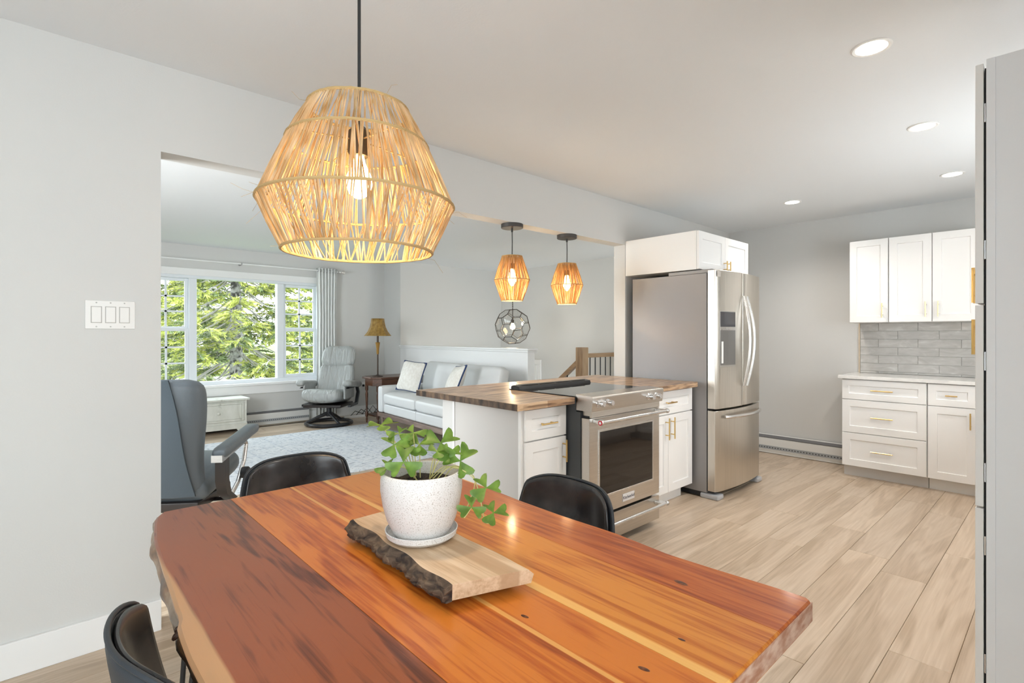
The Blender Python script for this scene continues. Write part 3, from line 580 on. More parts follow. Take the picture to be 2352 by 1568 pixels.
for xx in (FX0 + .045, FX1 - .045): B().box(xx - .05, xx + .05, 1.85, 2.0, .0, .04, .012).build('foot', mat('foot_grey', (.42, .43, .45), .5), t, wl)
def dy(x): q = (x - (FX0 + FX1) / 2) / ((FX1 - FX0) / 2); return 1.868 - .036 * (1 - q * q)
for sx, dd in ((-1, ld), (1, rdr)):
    xh = XM + sx * .030; pts = []
    for i in range(17):
        s_ = i / 16; pts.append((xh + sx * .012 * math.sin(math.pi * s_), dy(xh) - .012 - .058 * math.sin(math.pi * s_), .865 + .735 * s_))
    hb = B(); hb.loft([[Vector(p) + Vector(o) for o in ((-.011, 0, 0), (-.006, -.010, 0), (.006, -.010, 0), (.011, 0, 0), (.006, .008, 0), (-.006, .008, 0))] for p in pts]).build('handle', 'steelbar', dd)
pts = [(FX0 + .09 + .645 * i / 16, dy(FX0 + .09 + .645 * i / 16) - .014 - .042 * math.sin(math.pi * i / 16) ** .6, .640) for i in range(17)]
B().tube(pts, .0135, 10).build('handle', 'steelbar', fz)
dx0, dx1 = 3.905, 4.125; yd = dy(dx0) + .004
slope = (dy(dx1) - dy(dx0)) / (dx1 - dx0)
def dbox(b, xa, xb, n0, n1, za, zb): 
    vs = []
    b.loft([[(x, dy(x) - n1, za), (x, dy(x) - n0, za), (x, dy(x) - n0, zb), (x, dy(x) - n1, zb)] for x in (xa, (xa + xb) / 2, xb)]); return b
dp = dbox(B(), dx0, dx1, -.002, .004, 1.03, 1.47).build('dispenser', mat('dispenser_trim', (.42, .40, .37), .35, .6), ld, bevel=.002)
dbox(B(), dx0 + .006, dx1 - .006, .003, .0055, 1.345, 1.462).build('dispenser_screen', mat('dispenser_glass', (.05, .05, .055), .06), ld, smooth=0)
dbox(B(), dx0 + .006, dx1 - .006, .003, .0058, 1.045, 1.318).build('dispenser_cavity', mat('cavity_grey', (.13, .125, .12), .35), ld, smooth=0)
B().box(3.93, 3.955, yd - .012, yd + .01, 1.30, 1.325).build('nozzle', 'black', ld)
dbox(B(), dx0 + .015, dx0 + .035, .006, .010, 1.06, 1.23).build('dispenser_paddle', 'plasticw', ld)
for i in range(2): dbox(B(), 3.985 + i * .028, 4.002 + i * .028, .004, .006, 1.326, 1.337).build('button', 'steelbar', ld)
dbox(B(), FX0 + .012, FX0 + .055, -.001, .0012, 1.735, 1.78).build('sticker', mat('sticker_clear', (.50, .46, .42), .4), ld)
t = thing('upper_cabinet', 'white two door cabinet above the refrigerator', 'cabinet', (4.32, 2.35, 1.803)); wl = (4.32, 2.35, 1.803)
B().box(3.858, 4.775, 2.028, 2.697, 1.803, 2.112).build('body', 'cab', t, wl); f2 = FY(2.006)
front(t, wl, 'door', 3.860, 4.315, 1.805, 2.110, f2, .06, (4.285, 2.006, 1.86), 'z', .085, OY); front(t, wl, 'door', 4.318, 4.773, 1.805, 2.110, f2, .06, (4.348, 2.006, 1.86), 'z', .085, OY)

# ------------------------------------------------------------------ recessed lights
for i, (x, y, lab) in enumerate(((2.518, .56, 'recessed ceiling light closest to the pantry top'), (3.687, .575, 'recessed ceiling light second along the pantry side'), (4.94, .60, 'recessed ceiling light above the upper cabinets'), (4.94, 1.69, 'recessed ceiling light in front of the refrigerator cabinet'))):
    t = thing('ceiling_light', lab, 'light', (x, y, C), group='recessed ceiling lights')
    B().lathe([(.072, 0), (.072, -.003), (.066, -.006), (.056, -.004), (.056, 0)], 40).build('trim_ring', 'plasticw', t); B().lathe([(.055, -.0005), (.055, -.003), (0, -.003)], 32).build('lens', 'led', t)
    light('downlight', 'SPOT', (x, y, C - .02), (44, 40, 8, 38)[i], (1, .925, .84), spot_size=R(150), spot_blend=.8, shadow_soft_size=.05)

# ------------------------------------------------------------------ pendants
def strands(b, r0, z0, r1, z1, n, wdt, twist, jit, rd, skip=0.):
    for i in range(n):
        if rd.random() < skip: continue
        a0 = 2 * math.pi * (i + rd.uniform(-jit, jit)) / n; a1 = a0 + rd.uniform(-twist, twist)
        p0 = Vector((r0 * math.cos(a0), r0 * math.sin(a0), z0)); p1 = Vector((r1 * math.cos(a1), r1 * math.sin(a1), z1))
        w_ = wdt * rd.uniform(.6, 1.35); am = (a0 + a1) / 2
        mid = (p0 + p1) / 2 + Vector((math.cos(am), math.sin(am), 0)) * rd.uniform(-.002, .003)
        b.tube([p0, mid, p1], [w_, w_ * rd.uniform(.7, 1.2), w_], 4, cap=False)
def hoop(r, z, tr=.003, n=72, rd=None):
    return B().tube([(r * math.cos(2 * math.pi * i / n), r * math.sin(2 * math.pi * i / n), z + (rd.uniform(-.0006, .0006) if rd else 0)) for i in range(n)], tr, 6, closed=True)
rd = random.Random(11)
PX, PYy = .59, 1.20
t = thing('pendant_lamp', 'large woven raffia pendant lamp over the dining table', 'lamp', (PX, PYy, C))
zz = lambda z: z - C
RG = [(.120, 1.838), (.168, 1.750), (.232, 1.603), (.178, 1.488)]
sb = B(); strands(sb, RG[0][0], zz(RG[0][1]), RG[1][0], zz(RG[1][1]), 150, .0021, .05, .5, rd); strands(sb, RG[1][0], zz(RG[1][1]), RG[2][0], zz(RG[2][1]), 190, .0021, .05, .5, rd); strands(sb, RG[2][0], zz(RG[2][1]), RG[3][0], zz(RG[3][1]), 150, .0022, .11, .5, rd)
tag(sb.build('raffia_weave', 'raffia', t), kind='stuff')
s2 = B(); strands(s2, RG[0][0] - .003, zz(RG[0][1]), RG[1][0] - .003, zz(RG[1][1]), 60, .0017, .12, .9, rd); strands(s2, RG[1][0] - .003, zz(RG[1][1]), RG[2][0] - .003, zz(RG[2][1]), 80, .0017, .10, .9, rd); strands(s2, RG[2][0] - .003, zz(RG[2][1]), RG[3][0] - .003, zz(RG[3][1]), 70, .0017, .22, .9, rd)
tag(s2.build('raffia_underlayer', 'raffia2', t), kind='stuff')
for r_, z_ in RG: hoop(r_ + .001, zz(z_), .0036, rd=rd).build('hoop', 'twine', t)
fz_ = B()
for i in range(26):
    a = rd.uniform(0, 6.28); k = rd.choice((0, 1, 2)); r_, z_ = RG[k + (rd.random() < .5)]; p = Vector((r_ * math.cos(a), r_ * math.sin(a), zz(z_))); o_ = Vector((math.cos(a), math.sin(a), rd.uniform(-.9, .6))) * rd.uniform(.015, .05)
    fz_.tube([p, p + o_ * .5 + Vector((0, 0, rd.uniform(-.01, .015))), p + o_], .0004, 3, cap=False)
tag(fz_.build('loose_fibres', 'twine', t), kind='stuff')
B().tube([(0, 0, 0), (0, 0, zz(1.80))], .0042, 8).build('cord', 'cord', t); B().lathe([(.06, 0), (.06, -.025), (0, -.025)], 24).build('canopy', 'cord', t)
B().lathe([(.012, zz(1.80)), (.026, zz(1.785)), (.028, zz(1.735)), (.022, zz(1.725)), (0, zz(1.725))], 20).build('socket', 'socket', t)
B().tube([(-.168, 0, zz(1.75)), (0, 0, zz(1.765)), (.168, 0, zz(1.75))], .002, 6).tube([(0, -.168, zz(1.75)), (0, 0, zz(1.765)), (0, .168, zz(1.75))], .002, 6).build('support_wire', 'twine', t)
B().lathe([(.012, zz(1.725)), (.014, zz(1.71)), (.030, zz(1.675)), (.032, zz(1.655)), (.024, zz(1.632)), (.010, zz(1.622)), (0, zz(1.62))], 20).build('bulb', 'bulb', t)
light('pendant_bulb_light', 'POINT', (PX, PYy, 1.60), 6, (1, .76, .48), shadow_soft_size=.03)
sm = None
for i, (x, lab) in enumerate(((2.543, 'small woven raffia pendant left over the peninsula'), (3.143, 'small woven raffia pendant closest to the refrigerator'))):
    zz2 = lambda z: z - 2.083
    if sm is None:
        t = sm = thing('pendant_lamp', lab, 'lamp', (x, 2.76, 2.083), group='peninsula pendants')
        B().lathe([(.080, 0), (.080, -.026), (.077, -.029), (0, -.029)], 40).build('canopy', mat('canopy_metal', (.055, .05, .048), .45, .3), t)
        B().tube([(0, 0, -.028), (.002, 0, -.12), (0, 0, zz2(1.80))], .0035, 8).tube([(0, 0, -.028), (0, 0, -.055)], .007, 8).build('cord', 'cord', t)
        sb = B()
        strands(sb, .072, zz2(1.852), .128, zz2(1.68), 112, .0021, .03, .4, rd); strands(sb, .128, zz2(1.68), .076, zz2(1.53), 112, .0021, .03, .4, rd)
        tag(sb.build('raffia_weave', 'raffia2', t), kind='stuff')
        for r_, z_ in ((.073, 1.852), (.1285, 1.68), (.077, 1.53)): hoop(r_, zz2(z_), .003).build('hoop', 'twine', t)
        B().lathe([(.02, zz2(1.80)), (.022, zz2(1.76)), (0, zz2(1.76))], 16).build('socket', 'socket', t)
        B().lathe([(.012, zz2(1.76)), (.03, zz2(1.70)), (.03, zz2(1.67)), (.012, zz2(1.64)), (0, zz2(1.635))], 16).build('bulb', 'bulb', t)
    else:
        t = copy_tree(sm); t.location = (x, 2.76, 2.083); tag(t, lab, 'lamp')
    light('pendant_bulb_light', 'POINT', (x, 2.76, 1.61), 7, (1, .74, .44), shadow_soft_size=.025)
# globe in the stairwell
GX, GY, GZ, GR = 5.20, 5.63, 1.405, .265
t = thing('globe_pendant', 'faceted clear glass globe pendant hanging in the stairwell', 'lamp', (GX, GY, C)); zo = GZ - C
ph = (1 + 5 ** .5) / 2; iv = [Vector(v).normalized() for v in [(0, s1, s2 * ph) for s1 in (-1, 1) for s2 in (-1, 1)] + [(s1, s2 * ph, 0) for s1 in (-1, 1) for s2 in (-1, 1)] + [(s2 * ph, 0, s1) for s1 in (-1, 1) for s2 in (-1, 1)]]
el = min((iv[0] - q).length for q in iv[1:]); adj = {i: [j for j in range(12) if j != i and abs((iv[i] - iv[j]).length - el) < .01] for i in range(12)}
pt = {(i, j): (iv[i] * 2 + iv[j]) / 3 for i in range(12) for j in adj[i]}
rot = Matrix.Rotation(R(31.7), 3, 'X') @ Matrix.Rotation(R(10), 3, 'Z')
sN = GR / pt[(0, adj[0][0])].length; P = {k: rot @ (v * sN) + Vector((0, 0, zo)) for k, v in pt.items()}
fb = B(); done = set()
for (i, j) in P:
    if (j, i) not in done: fb.tube([P[(i, j)], P[(j, i)]], .0042, 5); done.add((i, j))
pans = []
for i in range(12):
    ns = adj[i]; ax = (rot @ iv[i]).normalized(); ref = (P[(i, ns[0])] - Vector((0, 0, zo))); ref = (ref - ax * ref.dot(ax)).normalized(); sd = ax.cross(ref)
    ns = sorted(ns, key=lambda j: math.atan2((P[(i, j)] - Vector((0, 0, zo))).dot(sd), (P[(i, j)] - Vector((0, 0, zo))).dot(ref)))
    for a, b2 in zip(ns, ns[1:] + ns[:1]): fb.tube([P[(i, a)], P[(i, b2)]], .0042, 5)
    pans.append([P[(i, j)] for j in ns])
for i in range(12):
    for j in adj[i]:
        for k in adj[i]:
            if i < j < k and k in adj[j]: pans.append([P[(i, j)], P[(j, i)], P[(j, k)], P[(k, j)], P[(k, i)], P[(i, k)]])
fb.build('leaded_frame', 'lead', t)
for pl in pans:
    c0 = Vector((0, 0, zo)); g = B(); up = [g.bm.verts.new(c0 + (p - c0) * 1.0) for p in pl]; dn = [g.bm.verts.new(c0 + (p - c0) * .988) for p in pl]; n = len(pl); g.bm.faces.new(up); g.bm.faces.new(dn[::-1])
    for j in range(n): g.bm.faces.new((up[j], up[(j + 1) % n], dn[(j + 1) % n], dn[j]))
    g.build('pane', 'globeglass', t, smooth=0)
ch = B(); z = zo + GR; k = 0
while z < -.03:
    c_ = arc((0, 0, z + .018), 1, 0, 330, 11, 'xz'); ch.tube([((p[0]) * .010 * (1 if k % 2 else 0), p[0] * .010 * (0 if k % 2 else 1), z + .018 + (p[2] - z - .018) * .02) for p in c_], .0028, 5, closed=True); z += .031; k += 1
ch.build('chain', 'lead', t); B().lathe([(.06, 0), (.06, -.03), (0, -.03)], 24).build('canopy', 'lead', t)
B().tube([(0, 0, zo + GR), (0, 0, zo + .09)], .006, 8).lathe([(.02, zo + .10), (.02, zo + .05), (0, zo + .05)], 12).build('socket', 'lead', t); B().lathe([(.015, zo + .05), (.04, zo + .0), (.035, zo - .03), (0, zo - .05)], 16).build('bulb', 'bulb', t)
light('globe_bulb_light', 'POINT', (GX, GY, GZ - .09), 10, (1, .80, .55), shadow_soft_size=.04)

# ------------------------------------------------------------------ light switch plate
t = thing('light_switch', 'white three gang rocker switch plate on the wall', 'switch', (.2275, 2.70, 1.365)); wl = (.2275, 2.70, 1.365)
B().box(.1455, .3095, 2.6945, 2.6998, 1.307, 1.423, .0022).build('plate', 'plasticw', t, wl)
for i in range(3):
    xc = .1815 + i * .046
    B().box(xc - .018, xc + .018, 2.6938, 2.6946, 1.331, 1.399, .0004, 1).build('recess', mat('switch_gap', (.45, .44, .42), .6), t, wl); B().box(xc - .0155, xc + .0155, 2.6915, 2.6945, 1.3335, 1.3965, .0012, 1).build('rocker', 'plasticw', t, wl)
    for z_ in (1.316, 1.414): B().lathe([(.003, 0), (.0026, .0008), (0, .0008)], 10, mx=Matrix.Translation((xc, 2.6946, z_)) @ Matrix.Rotation(R(90), 4, 'X')).build('screw', mat('screw_grey', (.45, .45, .44), .4), t, wl)
t = thing('wall_outlet', 'white wall outlet beside the end table', 'outlet', (3.92, YN, .46)); wl = (3.92, YN, .46)
B().box(3.885, 3.955, YN - .006, YN - .0005, .40, .515, .002).build('plate', 'plasticw', t, wl); B().box(3.905, 3.935, YN - .03, YN - .006, .44, .475, .004).build('plug', 'black', t, wl)

# ------------------------------------------------------------------ dining table
TZ = .76; TH = .045
t = thing('dining_table', 'live edge orange wood dining table with four wide boards', 'table', (.66, 1.09, 0)); wl = (.66, 1.09, 0)
LE = [(.349, .192), (.5, .196), (.7, .188), (.80, .183), (.888, .181), (.972, .180), (1.05, .183), (1.087, .186), (1.12, .196), (1.157, .196), (1.264, .203), (1.395, .210), (1.585, .222), (1.70, .238), (1.78, .252), (1.822, .275)]
RE = [(.350, 1.128), (.362, 1.138), (.42, 1.135), (.548, 1.124), (.653, 1.118), (.816, 1.133), (1.0, 1.128), (1.181, 1.132), (1.35, 1.145), (1.524, 1.150), (1.7, 1.150), (1.822, 1.14)]
def ip(tab, y):
    for (a, b2), (c, d) in zip(tab, tab[1:]):
        if y <= c: return b2 + (d - b2) * max(0, (y - a)) / (c - a)
    return tab[-1][1]
SE = [None, .455, .753, .964, None]
cols = [((.035, .008, .004), (.115, .027, .010), (.26, .070, .024)), ((.18, .032, .005), (.39, .085, .010), (.56, .17, .024)), ((.22, .045, .006), (.44, .12, .014), (.60, .225, .034)), ((.13, .022, .006), (.31, .060, .010), (.46, .12, .020))]
saps = [(.200, .018, 0), (.645, .005, 0), (.758, .017, 0), (1.145, .012, 0)]
for i in range(4):
    m = wood('table_board_%s' % 'abcd'[i], *cols[i], 'y', .34, coat=.30, scale=.9, fk=.9, sap=saps[i], sapcol=((.52, .30, .14), (.70, .36, .10), (.80, .46, .14), (.80, .46, .16))[i], ringy=1.2, coatr=.11); m.node_tree.nodes['Principled BSDF'].inputs['Specular IOR Level'].default_value = .2
    secs = []; N = 62; YS = [.350, .3535] + [.360 + (1.812 - .360) * k / 58 for k in range(59)] + [1.8185, 1.822]
    for q in range(N + 1):
        y = YS[q]
        xa = SE[i] + .0006 if i else ip(LE, y); xb = SE[i + 1] - .0006 if i < 3 else ip(RE, y)
        e = .006 if q in (0, N) else 0; zt = TZ - (.003 if q in (0, N) else 0); w_ = .006 * math.sin(y * 23) + .004 * math.sin(y * 51 + 1)
        bq = max(0, min(1, (y - 1.02) / .12)); b1 = .012 * bq - .006 - w_ * .5; b2_ = .016 * bq - .014
        if i == 0: sec = [(xb, y, zt), (xa + .006, y, zt), (xa, y, zt - .004), (xa - b1, y, TZ - .024), (xa - b2_, y, TZ - TH + .004), (xa - b2_ + .006, y, TZ - TH), (xb, y, TZ - TH)]
        elif i == 3: sec = [(xb - .01, y, zt), (xa, y, zt), (xa, y, TZ - TH), (xb - .014, y, TZ - TH), (xb - .002 + w_ * .3, y, TZ - TH + .012), (xb + .001, y, TZ - .02), (xb - .002, y, TZ - .008)]
        else: sec = [(xb, y, zt), (xa, y, zt), (xa, y, TZ - TH), (xb, y, TZ - TH)]
        secs.append(sec)
    B().loft(secs).build('table_board', m, t, wl, smooth=32)
    if i == 0:
        es = []
        for sec in secs: (p1, p2, p3, p4) = sec[2], sec[3], sec[4], sec[5]; es.append([(p1[0] + .001, p1[1], p1[2] + .0005), (p2[0] - .001, p2[1], p2[2] + .006), (p2[0] - .0015, p2[1], p2[2] - .004), (p3[0] - .001, p3[1], p3[2]), (p4[0] + .004, p4[1], p4[2] - .0006), (p4[0] + .006, p4[1], p4[2] + .004), (p1[0] + .006, p1[1], p1[2] - .01)])
        B().loft(es).build('live_edge', mottle('live_edge_bark', [(.32, (.035, .016, .007)), (.5, (.20, .095, .035)), (.72, (.42, .30, .19))], 16, (1, .5, 1.6), rough=.5, detail=6, bump=.4, coat=.3), t, wl, smooth=60)
B().box(.20, 1.128, .3486, .3502, TZ - TH + .003, TZ - .005).build('end_grain', mottle('pale_end_strip', [(.35, (.36, .16, .09)), (.65, (.60, .40, .30))], 26, (1, 1, 2.5), rough=.6, detail=5), t, wl, smooth=0)  # thin pale pinkish strip laid over the near end of the boards
kn = B()
for (x, y, r_) in ((.186, 1.10, .007), (.180, 1.078, .009)): kn.lathe([(0, .002), (r_ * .6, .0025), (r_, 0), (r_, -.002)], 12, mx=Matrix.Translation((x + .003, y, TZ - .010)) @ Matrix.Rotation(R(-40), 4, 'Y'), cap=False)
kn.build('knot', mat('knot_brown', (.035, .012, .005), .5), t, wl)
for (x, y, a, r_) in ((.700, .455, 10, .010), (1.000, .560, -4, .016), (.668, .690, 8, .009), (.815, .455, 5, .007)):
    B().lathe([(r_, .0001), (r_ * .75, .0004), (0, .0005)], 14, cap=False, mx=Matrix.Translation((x, y, TZ)) @ Matrix.Rotation(R(a), 4, 'Z') @ Matrix.Diagonal((.45, 1, 1, 1))).build('knot', mottle('knot_swirl', [(.35, (.05, .012, .004)), (.7, (.22, .06, .012))], 120, rough=.4), t, wl)
for (cx, cy, sx, sy) in ((1.00, .50, 1, -1), (.33, .50, -1, -1), (.33, 1.66, -1, 1), (1.00, 1.66, 1, 1)):
    hp = B(); tip = Vector((cx + sx * .045, cy + sy * .045, .012))
    for (ox, oy) in ((.07, 0), (0, .07)):
        top = Vector((cx + (ox if ox else -.03) * sx * -.6, cy + (oy if oy else -.03) * sy * -.6, TZ - TH - .004)); hp.tube([top, tip + Vector((-sx * .008 if ox else 0, -sy * .008 if oy else 0, .012)), tip], .0065, 8)
    hp.tube([tip, tip + Vector((0, 0, -.008))], .010, 8); hp.box(cx - .06, cx + .06, cy - .06, cy + .06, TZ - TH - .006, TZ - TH - .0005)
    hp.build('hairpin_leg', 'black', t, wl)

# ------------------------------------------------------------------ serving board, pot and plant
t = thing('serving_board', 'bark edged wooden serving board under the plant pot', 'board', (.67, 1.0, TZ)); wl = (.67, 1.0, TZ)
def bx(y): return .577 + (y - .79) * .045 + .004 * math.sin(y * 40)       # bark edge
def bx2(y): return .752 + (y - .75) * .02 + .002 * math.sin(y * 31)
rdb = random.Random(4); secs = []; N = 34; ZB = .805
for q in range(N + 1):
    s_ = q / N; ya = .805 + (1.262 - .805) * s_; yb_ = .752 + (1.268 - .752) * s_
    secs.append([(bx2(yb_) - .012, yb_, ZB), (bx(ya) + .004, ya, ZB), (bx(ya) + .002, ya, ZB - .030), (bx2(yb_) - .004, yb_, ZB - .030), (bx2(yb_) + .004, yb_, ZB - .014)])
B().loft(secs).build('board', 'slab', t, wl)
secs = []
for q in range(61):
    s_ = q / 60; ya = .803 + (1.264 - .803) * s_; x = bx(ya); j = lambda a: rdb.uniform(-a, a)
    secs.append([(x + .005, ya, ZB + .0006), (x - .002 + j(.0015), ya, ZB - .002), (x - .012 + j(.004), ya + j(.003), ZB - .011), (x - .017 + j(.005), ya + j(.003), ZB - .021 + j(.002)), (x - .012 + j(.004), ya, ZB - .031), (x + .004, ya, ZB - .031)])
B().loft(secs).build('bark_edge', 'barkboard', t, wl, smooth=60)
for (x, y) in ((.61, .84), (.72, .80), (.63, 1.22), (.73, 1.23)): B().lathe([(.009, 0), (.011, .004), (.011, .0145)], 12, (x, y, TZ + .0005)).build('foot', 'black', t, wl)
CX, CY = .672, 1.045; PZ = ZB + .001
tag(B().lathe([(.055, 0), (.072, .002), (.082, .010), (.085, .022), (.083, .023), (.079, .012), (.070, .007), (0, .0065)], 56, (CX, CY, PZ)).build('plant_saucer', 'pot'), 'speckled white ceramic saucer on the serving board', 'saucer')
P0 = PZ + .0072; hgt = .150
t = thing('potted_plant', 'trailing clover plant in a speckled white ceramic pot', 'plant', (CX, CY, P0))
B().lathe([(.052, 0), (.060, .002), (.068, .012), (.081, .040), (.0905, .075), (.0955, .108), (.0955, .130), (.0935, .146), (.0905, .150), (.088, .150), (.086, .146), (.086, .125), (.08, .10), (0, .10)], 64, cap=False).build('pot', 'pot', t)
rs_ = random.Random(3); so = B(); so.lathe([(0, .126), (.03, .127), (.06, .124), (.085, .122), (.085, .10)], 28, cap=False)
for v in so.bm.verts: v.co.z += rs_.uniform(-.004, .005)
so.build('soil', 'soil', t)
def leaflet(base, d, up, size):
    """folded heart shaped leaflet"""
    b = B(); d = d.normalized(); sd = d.cross(up).normalized(); up = sd.cross(d).normalized(); rows_ = [(.0, .03, 0), (.25, .17, .02), (.5, .34, .03), (.75, .50, .03), (.98, .58, .02), (1.10, .44, -.02), (1.08, .22, -.03)]
    L_, Cc, Rr = [], [], []
    for (s_, hw, lift) in rows_:
        tipc = min(s_, .93); L_.append(b.bm.verts.new(base + (d * s_ + sd * hw + up * (lift + hw * .42)) * size)); Rr.append(b.bm.verts.new(base + (d * s_ - sd * hw + up * (lift + hw * .42)) * size)); Cc.append(b.bm.verts.new(base + (d * tipc + up * lift * .2) * size))
    for i in range(len(rows_) - 1):
        b.bm.faces.new((Cc[i], Cc[i + 1], L_[i + 1], L_[i])); b.bm.faces.new((Cc[i + 1], Cc[i], Rr[i], Rr[i + 1]))
    return b.build('leaf', 'leaf', t, smooth=60)
# leaf heads: offset from the pot centre along image right / up / toward the viewer (metres)
vr = Vector((.7355, -.6776, 0)); vf = Vector((-.54, -.84, 0)).normalized(); SC = 1.23 / 1187
heads = [  # (px, py, depth toward camera, facing tilt, size)
    (870, 986, -.06, .2, .030), (905, 1020, .0, .6, .030), (948, 1000, -.04, .3, .030), (928, 1050, .04, .7, .032), (938, 1030, -.02, .4, .022), (1012, 1020, -.02, .6, .034), (1003, 1032, .02, .3, .024), (1056, 1057, .0, .75, .034), (1112, 1110, .03, .6, .030), (1078, 1150, .04, .6, .027), (1128, 1166, .03, .5, .028), (893, 1064, .03, .4, .024), (962, 1030, -.05, .5, .026), (915, 1000, -.03, .4, .024), (1030, 1040, .0, .5, .024)]
rp = random.Random(8)
for i, (px, py, dep, tilt, size) in enumerate(heads):
    c0 = Vector((0, 0, .965 - P0)) + vr * (px - 968) * SC + Vector((0, 0, 1)) * (1075 - py) * SC + vf * dep
    up = (Vector((0, 0, 1)) * (1 - tilt * .6) + vf * tilt).normalized(); e1 = up.cross(Vector((vr.x, vr.y, .1))).normalized(); e2 = up.cross(e1); a0 = rp.uniform(0, 6.28)
    for k in range(3):
        a = a0 + k * 2.094 + rp.uniform(-.2, .2); leaflet(c0 + up * .001, e1 * math.cos(a) + e2 * math.sin(a) - up * .12, up, size * rp.uniform(.95, 1.25))
    a = math.atan2(c0.y, c0.x) + rp.uniform(-.5, .5); r0 = rp.uniform(.01, .05); base = Vector((r0 * math.cos(a), r0 * math.sin(a), .124))
    if px < 1040: pts = [base, base.lerp(c0, .45) + Vector((0, 0, .018)), c0]
    elif py < 1080: rim = Vector((vr.x * .088, vr.y * .088, .153)); pts = [base, base.lerp(rim, .5) + Vector((0, 0, .018)), rim, c0]
    else:
        rim = Vector((vr.x * .092, vr.y * .092, .154)) + vf * (.012 * (i - 9)); out = rim + vr * .035 + Vector((0, 0, -.03)); low = Vector((c0.x, c0.y, c0.z - .022)) - vr * .018; pts = [base, base.lerp(rim, .5) + Vector((0, 0, .016)), rim, out, low if py > 1120 else out.lerp(c0, .6), c0]
    # smooth the stem
    sm_ = []
    for q in range(len(pts) - 1):
        p_1, p0_, p1_, p2_ = pts[max(q - 1, 0)], pts[q], pts[q + 1], pts[min(q + 2, len(pts) - 1)]
        for s_ in (0, .25, .5, .75): sm_.append(.5 * ((2 * p0_) + (p1_ - p_1) * s_ + (2 * p_1 - 5 * p0_ + 4 * p1_ - p2_) * s_ ** 2 + (3 * p0_ - p_1 - 3 * p1_ + p2_) * s_ ** 3))
    sm_.append(pts[-1]); B().tube(sm_, .0013, 6).build('stem', 'stem', t)

# ------------------------------------------------------------------ dining chairs
def make_chair(label, loc, rz):
    t = thing('dining_chair', label, 'chair', loc, rz, 'dining chairs around the table')
    prof = [(.235, .440, .175), (.20, .458, .205), (.12, .452, .222), (.02, .440, .232), (-.09, .438, .235), (-.16, .455, .236), (-.205, .50, .235), (-.225, .56, .232), (-.24, .62, .228), (-.252, .68, .222), (-.262, .735, .214), (-.269, .780, .205), (-.273, .812, .198)]
    def surf(off):
        b = B(); n = 14; grid = []
        for k, (y, z, hw) in enumerate(prof):
            s_ = k / (len(prof) - 1); row_ = []
            for j in range(n + 1):
                u = -1 + 2 * j / n; uu = abs(u) ** 2.2; seat = max(0, 1 - s_ / .45); back = 1 - seat
                tz = prof[min(k + 1, len(prof) - 1)][1] - prof[max(k - 1, 0)][1]; ty = prof[min(k + 1, len(prof) - 1)][0] - prof[max(k - 1, 0)][0]; ln = math.hypot(ty, tz); ny, nz_ = tz / ln, -ty / ln
                lift = uu * (.055 * seat + .066 * back); row_.append(b.bm.verts.new((u * hw * .94 - math.copysign(off * uu, u) * .8, y + ny * (lift * 1 + off), z + nz_ * (lift + off) - .038 * abs(u) ** 4 * max(0, s_ - .6) / .4)))
            grid.append(row_)
        for a, b2 in zip(grid, grid[1:]):
            for j in range(n): b.bm.faces.new((a[j], a[j + 1], b2[j + 1], b2[j]))
        return b, grid
    b, g = surf(0); rim = [v.co.copy() for v in ([r_[0] for r_ in g] + g[-1][1:-1] + [r_[-1] for r_ in g][::-1] + g[0][1:-1][::-1])]; b.build('shell', 'shell', t, solid=.010, sub=1)
    b, g = surf(.012); b.build('upholstery', 'black_leather', t, solid=.012, sub=1)
    B().tube([p + Vector((0, 0, .002)) for p in rim], .0055, 6, closed=True).build('piping', 'shell', t, sub=1)
    for sx in (-1, 1):
        for sy in (-1, 1): B().tube([(sx * .13, sy * .12 + .0, .425), (sx * .21, sy * .20, .0)], [.013, .008], 10).build('leg', 'black', t)
    B().box(-.14, .14, -.13, .13, .415, .43, .004).tube([(-.15, .13, .38), (.15, .13, .38)], .007, 8).tube([(-.15, -.13, .38), (.15, -.13, .38)], .007, 8).build('under_frame', 'black', t)
    return t
dc = make_chair('black bucket dining chair at the far end of the table', (.735, 1.785, 0), R(181))
c2 = copy_tree(dc); c2.location = (1.02, 1.095, 0); c2.rotation_euler.z = R(87); c2['label'] = 'black leather dining chair tucked in beside the range'
c3 = copy_tree(dc); c3.location = (.354, 1.0, 0); c3.rotation_euler.z = R(-88); c3['label'] = 'black leather dining chair between table and light switch wall'

# ------------------------------------------------------------------ living room
tag(B().box(.35, 3.50, 4.52, 6.84, .0, .012, .004).build('rug', 'rug'), 'pale blue white distressed area rug in the living room', 'rug')
# sofa: local +x = back, length along y
t = thing('sofa', 'white leather two cushion sofa in front of the half wall', 'sofa', (3.72, 5.22, .0125), R(-4.2))
for sx in (-.40, .36):
    for sy in (-.94, .94): B().loft([[(sx + dx * k, sy + dy_ * k, z) for dx, dy_ in ((-.025, -.025), (.025, -.025), (.025, .025), (-.025, .025))] for z, k in ((0, .7), (.20, 1.1))]).build('leg', 'sofawood', t)
B().box(-.455, .44, -1.02, 1.02, .19, .245, .006).build('base_rail', 'sofawood', t)
B().box(-.43, .42, -.88, .88, .245, .365, .02, 3).build('seat_base', 'leatherw', t)
B().box(-.4305, -.428, -.0015, .0015, .25, .36).build('front_seam', mat('seam_grey', (.3, .31, .32), .7), t)
for s_ in (-1, 1): B().puff(.455, .072, .175, .035, mx=Matrix.Translation((-.0, s_ * .95, .42))).build('arm', 'leatherw', t)
B().puff(.09, .90, .22, .04, mx=Matrix.Translation((.36, 0, .48))).build('back_frame', 'leatherw', t)
